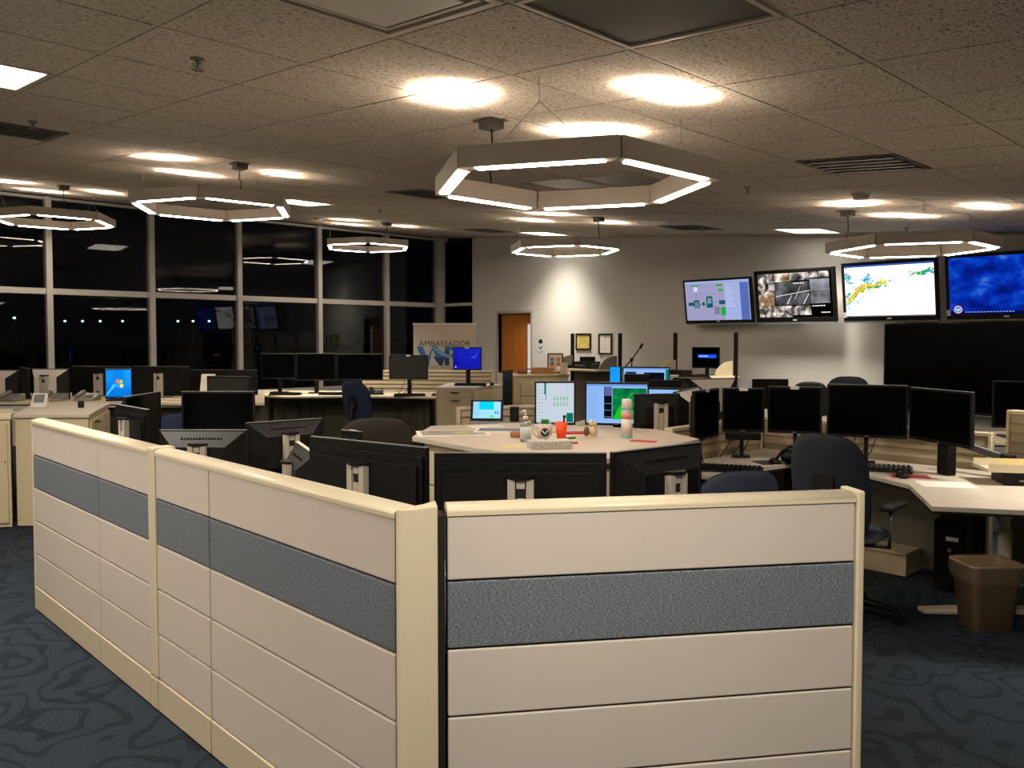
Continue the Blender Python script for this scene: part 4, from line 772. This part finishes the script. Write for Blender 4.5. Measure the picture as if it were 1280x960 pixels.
# ------------------------------------------------------------------ chairs
def cushion(a, b, T, curve, place, mb=None, n=28, K=7, e=3.2):
    mb = mb or MB()
    def pt(r, th):
        c, s_ = math.cos(th), math.sin(th); u = a*r*math.copysign(abs(c)**(2/e), c); v = b*r*math.copysign(abs(s_)**(2/e), s_); return u, v
    F = []; B = []
    for k in range(1, K+1):
        r = math.sin(k/K*math.pi/2); th_ = T*math.sqrt(max(0, 1-r**4)); F.append(mb._a([place(*pt(r, 2*math.pi*i/n), curve*(pt(r, 2*math.pi*i/n)[0]/a)**2+th_) for i in range(n)]))
        B.append(mb._a([place(*pt(r, 2*math.pi*i/n), curve*(pt(r, 2*math.pi*i/n)[0]/a)**2-th_) for i in range(n)]))
    cF = mb._a([place(0, 0, T)]); cB = mb._a([place(0, 0, -T)])
    for i in range(n):
        j = (i+1) % n; mb.face((cF, F[0]+i, F[0]+j), 0, True); mb.face((cB, B[0]+j, B[0]+i), 0, True)
        for p, q in zip(F, F[1:]): mb.face((p+i, q+i, q+j, p+j), 0, True)
        for p, q in zip(B, B[1:]): mb.face((p+j, q+j, q+i, p+i), 0, True)
        mb.face((F[-1]+i, B[-1]+i, B[-1]+j, F[-1]+j), 0, True)
    return mb
def office_chair(x, y, rz, top, label, fabric=None, w_=.24, arms=True, bh=.27):
    """faces local +y"""
    fabric = fabric or m_chairf; t = thing('office_chair', label, 'chair', (x, y, 0), rz, 'wheeled office chairs'); zc = top-bh
    cushion(w_, bh, .032, .05, lambda u, v, n: (u, -.235+n-.06*(v/bh), zc+v)).build('backrest', fabric, t)
    cushion(w_-.015, .235, .035, 0, lambda u, v, n: (u, .03+v, .485+n)).build('seat', fabric, t)
    MB().tube([(0, -.02, .43), (0, -.27, .42), (0, -.31, .52), (0, -.27, zc)], .018).rng(-.06, .06, -.285, -.255, zc-.08, zc+.08).build('back_bracket', m_black2, t)
    MB().cyl((0, 0, .09), (0, 0, .28), .03).cyl((0, 0, .28), (0, 0, .44), .018).rng(-.11, .11, -.12, .14, .425, .452).build('gas_column', m_black2, t)
    for k in range(5):
        a = 2*math.pi*k/5+.3; c_, s_ = math.cos(a), math.sin(a); MB().tube([(0, 0, .12), (.14*c_, .14*s_, .105), (.29*c_, .29*s_, .075)], .017).build('base_arm', m_black2, t)
        MB().cyl((.29*c_-.02*s_, .29*s_+.02*c_, .028), (.29*c_+.02*s_, .29*s_-.02*c_, .028), .027, n=14).cyl((.29*c_, .29*s_, .03), (.29*c_, .29*s_, .075), .008, n=8).build('caster', m_black, t)
    if arms:
        for s in (-1, 1):
            MB().tube([(s*.12, .0, .44), (s*(w_+.03), .0, .45), (s*(w_+.04), 0, .66)], .014).build('arm_support', m_edge, t)
            MB().box((s*(w_+.04), .03, .675), (.07, .25, .03)).build('armrest', m_black2, t, bevel=.012)
    return t
def head(px): return YAW-math.pi/2 - math.atan((px-640)/F_PX)      # +y pointing away from camera at that bearing
office_chair(*A(1058, 4.72), head(1042)+R(-24), 1.085, 'big navy fabric swivel chair seen from behind at the right workstation', bh=.31, w_=.225)
office_chair(*A(896, 4.15), head(908)+R(28), .985, 'navy fabric chair with lit rounded top just above the partition edge', w_=.23, fabric=mat('navy_fabric_lit', '3a4256', .9, bump=.3, bscale=250))  # lighter navy cloth: the light falling on this chair is in its colour
office_chair(*A(1056, 9.25), head(1055)+R(170), 1.175, 'navy chair whose rounded top shows behind the wide black right monitor')
office_chair(*A(1004, 10.0), head(1008)+R(160), 1.075, 'dark chair top just visible left of the navy one behind the black monitors', fabric=m_black2)
office_chair(*A(459, 10.55), head(462)+R(-42), 1.08, 'black chair with blue seat turned sideways at the window desk', fabric=m_bluef, arms=False)
office_chair(*A(466, 6.0), head(466)+R(5), 1.06, 'wide grey-brown chair back inside the left pod behind the black monitors', fabric=mat('brown_fabric', '2e2a25', .9, bump=.3, bscale=250), w_=.27)
office_chair(*A(238, 7.15), head(228)+R(200), .94, 'dark blue chair hidden behind the black switched-off monitor', fabric=m_bluef)
# ------------------------------------------------------------------ things on the hub table
HT = HZ-.002
def on(px, d, z): p = A(px, d); return (p[0], p[1], z)
t = thing('hand_sanitizer', 'clear hand sanitizer pump bottle on the hub table left of the mug', 'bottle', on(657, 4.85, HT))
MB().lathe([(.034, 0), (.037, .01), (.037, .10), (.030, .118), (.013, .124), (.013, .13)], n=24, sx=1.0, sy=.72).build('bottle', m_clear, t); MB().cyl((0, 0, .13), (0, 0, .15), .015).cyl((0, 0, .15), (0, 0, .178), .005).tube([(0, 0, .180), (-.012, -.0, .183), (-.03, -.0, .176)], .006).build('pump', m_white, t)
MB().lathe([(.0378, .02), (.0378, .09)], n=24, sy=.72).build('label', mat('label_pale', 'c6cfc4', .5), t)
mug_rz = YAW-math.pi/2
t = thing('coffee_mug', 'white coffee mug with round navy bird emblem full of green sticky notes', 'mug', on(681, 4.95, HT), mug_rz)
MB().lathe([(.034, .002), (.040, 0), (.042, .096), (.040, .097), (.037, .094), (.035, .02), (.0, .02)][:6], n=28).build('cup', mat('mug_glaze', 'd6c6b8', .25), t)
MB().tube([(-.038, 0, .080), (-.060, 0, .082), (-.070, 0, .06), (-.066, 0, .035), (-.052, 0, .02), (-.037, 0, .022)], .006).build('handle', MATS['mug_glaze'], t)
mb = MB()
def curved(mb, pts, r, mi):
    mb.quad([(r*math.sin(x/.042), -r*math.cos(x/.042), z) for x, z in pts], mi)
n = 20; cz0 = .048
for i in range(n):
    a0, a1 = 2*math.pi*i/n, 2*math.pi*(i+1)/n; curved(mb, [(0, cz0), (.026*math.cos(a0), cz0+.026*math.sin(a0)), (.026*math.cos(a1), cz0+.026*math.sin(a1))], .0428, 0)
for s in (-1, 1): curved(mb, [(s*.022, cz0+.010), (s*.014, cz0+.014), (0, cz0-.006), (0, cz0-.014)], .0432, 1)
mb.build('emblem', [m_navy, m_paper], t)
for k, (x, y, m) in enumerate([(-.014, .005, m_green), (.008, -.01, m_green), (.02, .008, mat('lime_plastic', '5ab43a', .5))]):
    tag(MB().box((0, 0, 0), (.022, .008, .10)).build('marker_pen', m, None, bevel=.003), ('dark green cap leaning left in the coffee mug', 'green cap in the middle of the coffee mug', 'lime green cap at the right in the coffee mug')[k], 'marker', 'markers in the mug')
    o = bpy.context.scene.collection.objects[-1]; p = on(681, 4.95, HT+.072); o.location = (p[0]+x*math.cos(mug_rz)-y*math.sin(mug_rz), p[1]+x*math.sin(mug_rz)+y*math.cos(mug_rz), p[2]); o.rotation_euler = (R(6*(k-1)), R(5*(1-k)), mug_rz)
t = thing('pen_cup', 'bright orange tapered pen cup on the hub table', 'cup', on(702, 4.95, HT), mug_rz)
MB().lathe([(.026, 0), (.036, .106), (.034, .106), (.024, .004)], n=24).build('cup', m_orange, t)
o = MB().cyl((0, 0, 0), (0, 0, .12), .0055).cyl((0, 0, .12), (0, 0, .135), .009).build('pen', m_black, None); tag(o, 'black pen standing in the orange cup', 'pen'); p = on(703, 4.95, HT+.012); o.location = p; o.rotation_euler = (R(5), R(3), 0)
t = thing('tissue_box', 'low white tissue box with grey leaf pattern at the front of the hub table', 'tissue box', on(687, 4.56, HT), mug_rz+R(10)); m_tis = mat('tissue_pattern', 'b8b6ae', .6)
nt, b = nodes_of(m_tis); tc = nt.nodes.new('ShaderNodeTexCoord'); vo = nt.nodes.new('ShaderNodeTexVoronoi'); vo.inputs['Scale'].default_value = 110; nt.links.new(tc.outputs['Object'], vo.inputs['Vector']); nt.links.new(ramp(nt, vo.outputs['Distance'], [(.15, '84847e'), (.6, 'c4c2ba')]), b.inputs['Base Color'])
MB().box((0, 0, .0225), (.235, .115, .045)).build('carton', m_tis, t, bevel=.003)
mb = MB(); mb.quad([(-.02, 0, .045), (.05, -.01, .045), (.02, .0, .085)]).quad([(-.03, .01, .045), (.02, .0, .085), (.03, .03, .046)]).quad([(.05, -.01, .045), (.02, 0, .085), (.03, .03, .046)]); mb.build('tissue', m_paper, t)
t = thing('spray_can', 'tall spray can with cream cap and pink label at the right of the hub table', 'spray can', on(784, 5.02, HT))
MB().lathe([(.032, 0), (.034, .006), (.034, .165), (.028, .178)], n=28).build('can', mat('can_blue', '9ac0c8', .3), t); MB().lathe([(.030, .178), (.030, .182), (.033, .184), (.029, .235), (.026, .238)], n=28).build('cap', m_white, t)
MB().lathe([(.0345, .12), (.0345, .158)], n=28).build('label', mat('label_pink', 'd88a84', .5), t); MB().lathe([(.0344, .02), (.0344, .118)], n=28).build('label', mat('label_white', 'd8cfc8', .5), t)
t = thing('ceramic_figurine', 'small cream and brown ornament between the orange cup and the spray can', 'ornament', on(738, 5.08, HT), mug_rz)
MB().ball((.018, 0, .038), .034, sc=(.8, .8, 1.1)).ball((.008, -.005, .088), .020).ball((.026, -.008, .078), .016).build('body', mat('ceramic_cream', 'd0b894', .4), t); MB().ball((-.022, 0, .035), .026, sc=(.7, .8, 1.2)).build('side_figure', mat('ceramic_brown', '5a4632', .5), t)
MB().cyl((.005, 0, 0), (.005, 0, .008), .042).build('base', MATS['ceramic_cream'], t)
def sheet(name, label, cat, px, d, z, w_, h, rz, m, th=.002, deco=None, group=None):
    o = thing(name, label, cat, on(px, d, z), mug_rz+rz, group) if deco else None
    mb = MB().box((0, 0, th/2), (w_, h, th)); b = mb.build(name if not deco else 'sheet', m, o)
    if deco: deco(o, th)
    else: b.location = on(px, d, z); b.rotation_euler.z = mug_rz+rz; tag(b, label, cat, group)
    return o or b
def d_pl(o, th):
    MB().box((.0, .0, th+.0004), (.40, .24, .0006)).build('picture', mat('print_grey', '9a948c', .6), o); MB().box((.06, .02, th+.001), (.10, .05, .0006), rz=.3).build('picture_patch', m_yellow, o); MB().box((-.12, .07, th+.001), (.06, .03, .0006)).build('picture_patch', mat('print_violet', '5c5468', .6), o)
sheet('laminated_chart', 'white-edged laminated chart at the left corner of the hub table', 'chart', 566, 5.28, HT, .46, .30, R(10), m_paper, .003, d_pl)
def d_bl(o, th): MB().box((0, 0, th+.0004), (.31, .17, .0006)).build('picture', m_blueprint, o)
sheet('laminated_chart', 'white-edged sheet with slate blue picture beside the hand sanitizer', 'chart', 628, 5.40, HT, .36, .22, R(-4), m_paper, .010, d_bl)
sheet('paper_sheet', 'blank paper behind the slate blue sheet near the tablet', 'paper', 607, 5.68, HT, .24, .16, R(20), m_paper, .004)
sheet('paper_sheet', 'paper stack at the back of the hub table behind the mug', 'paper', 668, 5.42, HT, .30, .2, R(-15), mat('paper_cream', 'cdbfa8', .8), .006)
sheet('sticky_note', 'pale yellow note in front of the hand sanitizer', 'note', 640, 4.62, HT, .12, .08, R(25), mat('paper_pale', 'd8cc8a', .8), .0015)
sheet('notebook', 'red booklet lying behind the orange cup', 'booklet', 722, 5.28, HT, .16, .10, R(10), m_red, .008)
sheet('notebook', 'flat red leaflet right of the spray can', 'booklet', 805, 4.86, HT, .15, .07, R(-25), mat('red_light', 'c03a40', .6), .003)
sheet('marker_pen', 'small red marker right of the tissue box', 'marker', 716, 4.75, HT, .06, .012, R(5), m_red, .010)
sheet('marker_pen', 'dark green marker lying beside the orange cup', 'marker', 714, 4.98, HT, .06, .014, R(30), m_green, .012)
t = thing('wooden_block', 'small brown wooden block left of the hand sanitizer', 'block', on(644, 5.05, HT), mug_rz); MB().box((0, 0, .018), (.06, .05, .036)).build('block', m_card, t, bevel=.01)
# tablet on its ledge
t = thing('tablet_ledge', 'small grey ledge behind the hub table holding the tablet', 'shelf', on(625, 6.42, 0), mug_rz); MB().box((0, 0, .955), (.48, .28, .022)).build('board', m_silver, t, bevel=.004); MB().box((0, .0, .475), (.10, .10, .94)).build('pedestal', m_slat, t); MB().box((0, 0, .01), (.3, .3, .02)).build('foot', m_slat, t)
t = thing('tablet_computer', 'small tablet with bright cyan screen leaning behind the hub table', 'tablet', on(608, 6.4, .972), mug_rz+R(-4)); t.rotation_euler.x = R(-22)
MB().rng(-.128, .128, 0, .012, .0, .165).build('case', m_black, t, bevel=.003); S = Screen(.215, .135, -.0008); pic_tablet(S); o = S.mb.build('screen', S.mats, t); o.location = (0, 0, .016)
MB().hexa([(-.05, .012, .02), (.05, .012, .02), (.05, .075, .0), (-.05, .075, .0), (-.05, .012, .06), (.05, .012, .06), (.05, .085, .01), (-.05, .085, .01)]).build('kickstand', m_black, t)
t = thing('speaker_box', 'small black speaker cube on the ledge right of the tablet', 'speaker', on(643, 6.4, .967), mug_rz); MB().box((0, 0, .055), (.07, .08, .11)).build('case', m_black, t, bevel=.006); MB().cyl((0, -.042, .055), (0, -.038, .055), .026).build('cone', m_black2, t)
# ------------------------------------------------------------------ keyboards, mice, phones
def keyboard(px, d, z, rz, label, w_=.43, tray=False):
    t = thing('keyboard', label, 'keyboard', on(px, d, z), mug_rz+rz, 'keyboards')
    MB().hexa([(-w_/2, -.075, 0), (w_/2, -.075, 0), (w_/2, .075, 0), (-w_/2, .075, 0), (-w_/2, -.075, .012), (w_/2, -.075, .012), (w_/2, .075, .026), (-w_/2, .075, .026)]).build('case', m_black2, t)
    mb = MB()
    for r in range(5):
        for c_ in range(14): mb.box((-w_/2+.025+c_*(w_-.05)/13, -.052+r*.026, .021+r*.0028), (.022, .019, .008))
    mb.build('keys', m_black, t)
def mouse(px, d, z, rz, label, pad=None):
    t = thing('computer_mouse', label, 'mouse', on(px, d, z+.0015), mug_rz+rz, 'computer mice'); MB().lathe([(.030, 0), (.032, .008), (.026, .024), (.010, .034), (.001, .036)], n=18, sy=1.7).build('shell', m_black, t); MB().box((0, .025, .033), (.006, .012, .006)).build('wheel', m_edge, t)
for a_ in [(912, 5.38, RZ_, R(-20), 'black keyboard on the left wing of the right workstation desk'), (1098, 5.42, RZ_, R(-25), 'black keyboard in front of the wide right workstation monitor'), (356, 11.55, FZ, 0, 'keyboard left below the window row monitors'), (418, 11.6, FZ, 0, 'keyboard left of the black swivel chair'), (512, 11.35, FZ, R(5), 'keyboard below the grey-screened window monitor'), (588, 11.05, .98, R(2), 'keyboard below the deep blue desktop monitor')]: keyboard(*a_)
for a_ in [(970, 5.72, RZ_, R(20), 'black mouse right of the left keyboard on the right workstation desk'), (1130, 5.12, RZ_, 0, 'black mouse on the red mouse mat'), (615, 11.2, .98, 0, 'mouse beside the keyboard on the cream cabinet'), (542, 11.4, FZ, 0, 'mouse at the right end of the window desk')]: mouse(*a_)
sheet('mouse_mat', 'bright red mouse mat on the right workstation desk', 'mouse mat', 1140, 5.18, RZ_-.002, .22, .14, R(-15), m_red, .003)
sheet('mouse_mat', 'black oval mouse mat beside the left keyboard of the right workstation', 'mouse mat', 968, 5.76, RZ_-.002, .24, .18, R(10), m_black2, .003)
sheet('paper_sheet', 'white sheet of paper lying at the front of the right workstation desk', 'paper', 1186, 4.88, RZ_-.002, .30, .21, R(-12), m_paper, .0015)
t = thing('headset', 'black rounded headset on the right workstation desk', 'headset', on(990, 5.70, RZ_-.002), mug_rz); MB().ball((0, 0, .05), .05, sc=(1.4, 1, 1)).build('ear_cup', m_black, t); MB().tube([(-.1, 0, .03), (-.06, 0, .09), (0, 0, .12), (.06, 0, .09), (.1, 0, .03)], .01).build('headband', m_black, t)
def phone(px, d, z, rz, label, m=None):
    m = m or m_black2; t = thing('desk_phone', label, 'telephone', on(px, d, z), mug_rz+rz, 'desk telephones')
    MB().hexa([(-.1, -.09, 0), (.1, -.09, 0), (.1, .09, 0), (-.1, .09, 0), (-.1, -.09, .02), (.1, -.09, .02), (.1, .09, .075), (-.1, .09, .075)]).build('body', m, t, bevel=.006)
    MB().tube([(-.075, -.08, .05), (-.075, -.04, .055), (-.075, .06, .085), (-.075, .09, .085)], .02).build('handset', m, t); MB().hexa([(-.03, .03, .056), (.08, .03, .056), (.08, .07, .069), (-.03, .07, .069), (-.03, .03, .059), (.08, .03, .059), (.08, .07, .072), (-.03, .07, .072)]).build('display', m_edge, t)
    mb = MB()
    for i in range(3):
        for j in range(4): mb.box((-.01+i*.03, -.06+j*.022, .032+j*.0065), (.02, .014, .008))
    mb.build('keypad', m_silver, t)
phone(470, 11.7, FZ, R(10), 'black desk telephone with tilted display on the window desk'); phone(68, 8.48, LZ, R(10), 'grey desk telephone behind the white console in the left row', m_silver); phone(12, 8.42, LZ, R(-10), 'grey desk telephone at the left edge', m_silver); phone(108, 8.5, LZ, R(0), 'flat grey telephone before the wide black monitor back in the left row', m_silver)
t = thing('desk_console', 'small white wedge console with grey display on the big left cabinet', 'control console', on(48, 7.75, CH), mug_rz+R(12)); MB().hexa([(-.065, -.05, 0), (.065, -.05, 0), (.065, .06, 0), (-.065, .06, 0), (-.065, -.045, .012), (.065, -.045, .012), (.065, .03, .13), (-.065, .03, .13)]).build('case', m_white, t, bevel=.004)
MB().hexa([(-.045, -.026, .045), (.045, -.026, .045), (.045, .020, .115), (-.045, .020, .115), (-.045, -.030, .046), (.045, -.030, .046), (.045, .016, .117), (-.045, .016, .117)]).build('display', m_edge, t)
t = thing('pen_pot', 'small round black pot on the big left cabinet', 'pot', on(100, 7.7, CH), 0); MB().lathe([(.026, 0), (.028, .055), (.022, .06)], n=16).build('pot', m_black2, t)
sheet('paper_sheet', 'cream paper on the cabinet cut by the left edge', 'paper', -2, 7.2, CH-.01, .25, .2, R(15), mat('paper_cream', 'cdbfa8', .8), .01)
sheet('paper_sheet', 'open papers on the left row desk between black monitors', 'paper', 215, 8.6, LZ, .3, .2, R(-10), mat('paper_cream', 'cdbfa8', .8), .01)
t = thing('document_holder', 'white paper stand beside the grey-screened monitor in the left row', 'paper stand', on(257, 8.75, LZ), mug_rz+R(-10)); MB().box((0, 0, .005), (.16, .12, .01)).build('base', m_white, t); MB().hexa([(-.08, 0, .01), (.08, 0, .01), (.08, .01, .01), (-.08, .01, .01), (-.08, .05, .26), (.08, .05, .26), (.08, .06, .26), (-.08, .06, .26)]).build('board', m_paper, t)
# right desk: tray, black box, screen clamp arm
t = thing('label_printer', 'flat black box under the letter tray at the right edge', 'printer', on(1292, 4.92, RZ_-.002), mug_rz+R(-12)); MB().box((0, 0, .04), (.36, .22, .075)).build('case', m_black, t, bevel=.006); MB().box((0, -.112, .03), (.2, .004, .01)).build('slot', m_edge, t)
t = thing('letter_tray', 'open cream letter tray resting on the black box at the right edge', 'tray', on(1284, 4.93, RZ_+.077), mug_rz+R(-12)); mb = MB().rng(-.24, .24, -.13, .13, 0, .004).rng(-.24, .24, -.134, -.13, 0, .05).rng(-.24, .24, .13, .134, 0, .05).rng(.24, .244, -.134, .134, 0, .05).rng(-.244, -.24, -.134, .134, 0, .02); mb.build('tray', m_cream, t)
sheet('folder', 'yellow folder in the letter tray', 'folder', 1292, 4.95, RZ_+.083, .3, .2, R(-10), m_yellow, .006)
t = thing('clamp_arm', 'grey angled device with black wedge end clamped near the slatted screens', 'monitor arm', on(1266, 5.1, RZ_-.002), mug_rz); MB().hexa([(-.06, -.03, .0), (.06, -.03, .0), (.06, .08, .0), (-.06, .08, .0), (-.045, -.01, .15), (.03, -.01, .15), (.03, .06, .15), (-.045, .06, .15)]).build('wedge', m_black, t, bevel=.005)
MB().hexa([(-.03, .0, .10), (.0, .02, .10), (-.16, .30, .17), (-.20, .27, .17), (-.03, .0, .14), (.0, .02, .14), (-.16, .30, .21), (-.20, .27, .21)]).build('arm', m_edge, t)
# PC tower, wastebasket
t = thing('computer_tower', 'black computer tower with white label standing under the right desk', 'computer', on(1192, 5.18, 0), mug_rz+R(-38)); MB().rng(-.09, .09, .01, .36, .02, .45).build('case', m_black2, t, bevel=.003); MB().rng(-.09, .09, -.012, .008, .02, .45).build('front_panel', m_black, t, bevel=.005)
MB().rng(-.02, .05, -.0145, -.012, .33, .355).build('label', m_paper, t, label='small white sticker'); MB().cyl((0, -.012, .27), (0, -.016, .27), .012).build('power_button', m_edge, t); MB().rng(-.07, .07, -.0145, -.012, .38, .41).build('drive_bay', m_black2, t); MB().rng(-.075, .075, .0, .34, .0, .02).build('foot', m_black2, t)
MB().ball((.075, -.014, .10), .006, 8).build('power_light', emat('led_blue', '2040ff', 3), t)
t = thing('waste_basket', 'tan plastic waste basket with clear liner under the right desk', 'waste basket', on(1239, 4.55, 0), mug_rz+R(4))
def rrect(a, b, r, n=6):
    P = []
    for cx_, cy_, a0 in ((a-r, b-r, 0), (-(a-r), b-r, 90), (-(a-r), -(b-r), 180), (a-r, -(b-r), 270)):
        for k in range(n): th = R(a0+90*k/(n-1)); P.append((cx_+r*math.cos(th), cy_+r*math.sin(th)))
    return P
def loft(rings, close_bottom=True):
    mb = MB(); ids = [mb._a([(x, y, z) for x, y in P]) for P, z in rings]; n = len(rings[0][0])
    for a_, b_ in zip(ids, ids[1:]):
        for k in range(n): j = (k+1) % n; mb.face((a_+k, a_+j, b_+j, b_+k), 0, True)
    if close_bottom: mb.face(tuple(ids[0]+k for k in reversed(range(n))), 0)
    return mb
loft([(rrect(.112, .085, .03), .0), (rrect(.145, .115, .035), .355), (rrect(.155, .125, .04), .358), (rrect(.155, .125, .04), .372), (rrect(.140, .110, .035), .372), (rrect(.106, .080, .03), .012)]).build('bin', m_bin, t)
m_liner = mat('clear_liner', 'b8a890', .25); nt, b = nodes_of(m_liner); b.inputs['Alpha'].default_value = .16
rn = random.Random(3)
def jag(P, q): return [(x*(1+q*(rn.random()-.5)), y*(1+q*(rn.random()-.5))) for x, y in P]
loft([(jag(rrect(.147, .117, .035), .03), .27), (jag(rrect(.156, .127, .035), .03), .31), (rrect(.160, .130, .04), .360), (rrect(.158, .128, .04), .378), (jag(rrect(.145, .113, .035), .04), .376), (jag(rrect(.12, .095, .03), .12), .28)], False).build('liner', m_liner, t)
# ------------------------------------------------------------------ equipment on the wall consoles and cabinet
def box_thing(name, label, cat, x, y, z, d, m, rz=R(-90), group=None, extra=None, bevel=.005):
    t = thing(name, label, cat, (x, y, z), rz, group); MB().box((0, 0, d[2]/2), d).build('case', m, t, bevel=bevel)
    if extra: extra(t)
    return t
def slotf(t): MB().box((0, -.16, .06), (.22, .006, .012)).build('paper_slot', m_edge, t)
box_thing('printer', 'black printer with a square unit on top between the black posts', 'printer', 10.72, 9.28, 1.10, (.40, .30, .12), m_black, extra=slotf, group='console equipment')
box_thing('receiver_box', 'small black box on top of the black printer', 'equipment', 10.72, 9.25, 1.222, (.20, .18, .08), m_black, group='console equipment')
box_thing('receiver_box', 'flat black receiver at the left end of the printer console', 'equipment', 10.68, 9.64, 1.10, (.26, .26, .06), m_black, group='console equipment')
box_thing('receiver_box', 'long flat black receiver at the right end of the printer console', 'equipment', 10.68, 8.93, 1.10, (.24, .26, .09), m_black2, group='console equipment')
box_thing('receiver_box', 'flat black receiver left of the small blue-bar screen', 'equipment', 10.72, 7.40, 1.055, (.34, .25, .07), m_black, group='console equipment')
t_ = monitor((10.78, 7.20), (10.82, 6.74), 1.48, .32, 1.055, 'small black screen with a bright blue bar on the wall console', True, 'slim', 'foot', pic_bar, 'console equipment', bez=.012)
keyboard(868, 11.9, 1.055, R(8), 'black keyboard in front of the small blue-bar screen')
t = thing('microphone_stand', 'black boom microphone stand against the bare grey wall', 'microphone stand', (10.35, 8.02, 0), 0)
for k in range(3): MB().tube([(0, 0, .25), (.26*math.cos(k*2.1), .26*math.sin(k*2.1), .01)], .01).build('tripod_leg', m_black, t)
MB().cyl((0, 0, .2), (0, 0, 1.28), .011).build('pole', m_black, t); MB().ball((0, 0, 1.28), .03).build('clutch', m_black, t); dx, dy = math.sin(YAW), -math.cos(YAW)
MB().tube([(-dx*.16, -dy*.16, 1.10), (0, 0, 1.28), (dx*.14, dy*.14, 1.48)], .010).build('boom', m_black, t); MB().cyl((dx*.13, dy*.13, 1.46), (dx*.17, dy*.17, 1.53), .02).build('microphone', m_black, t)
cr = A(678, 12.4); box_thing('cardboard_box', 'brown cardboard box on the cream cabinet before the wall', 'box', cr[0], cr[1], 1.08, (.34, .22, .095), m_card, mug_rz)
cr = A(653, 12.35); box_thing('cardboard_box', 'small dark brown box left of the larger cardboard box', 'box', cr[0], cr[1], 1.08, (.14, .16, .06), mat('brown_dark', '6a4632', .8), mug_rz)
cr = A(694, 12.55); t = thing('picture_frame', 'black framed collage standing on the cream cabinet', 'picture frame', (cr[0], cr[1], 1.08), mug_rz+R(-6)); t.rotation_euler.x = R(-8)
MB().rng(-.12, .12, 0, .015, .0, .31).build('frame', m_black, t); S = Screen(.20, .27, -.001); S.rect(0, 0, 1, 1, mat('mat_board', 'b8ae98', .8), 0)
for u, v, m in ((.12, .62, m_blueprint), (.12, .38, m_green), (.12, .15, m_orange), (.6, .62, m_card), (.6, .36, m_card), (.6, .12, m_paper)): S.rect(u, v, u+.28, v+.2, m)
o = S.mb.build('collage', S.mats, t); o.location = (0, 0, .02)
cr = A(705, 12.2); box_thing('paper_stack', 'pale carton at the right end of the cream cabinet', 'box', cr[0], cr[1], 1.08, (.10, .12, .17), mat('paper_cream', 'cdbfa8', .8), mug_rz)
# hanging cables under the window desk
for k, (px, d) in enumerate(((355, 11.9), (372, 11.95), (392, 11.9), (500, 11.7), (515, 11.75), (528, 11.7))):
    p = A(px, d); q = A(px+9, d); s = A(px+20-4*(k % 3), d)
    tag(MB().tube([(p[0], p[1], .74), (p[0], p[1], .45), (q[0], q[1], .22), (s[0], s[1], .30), (s[0], s[1], .74)], .006, 6).build('power_cable', m_cable), 'black cable looping under the window desk, '+('leftmost', 'second', 'third', 'fourth', 'fifth', 'rightmost')[k]+' from the left', 'cable', 'cables under the window desk')
p = A(1245, 5.0)
tag(MB().tube([(p[0], p[1], .69), (p[0]+.01, p[1], .56), (p[0]+.08, p[1]-.02, .48), (p[0]+.2, p[1]-.1, .50)], .005, 6).build('power_cable', mat('yellow_cable', '8a7a30', .5)), 'yellowish cable hanging under the right desk', 'cable')
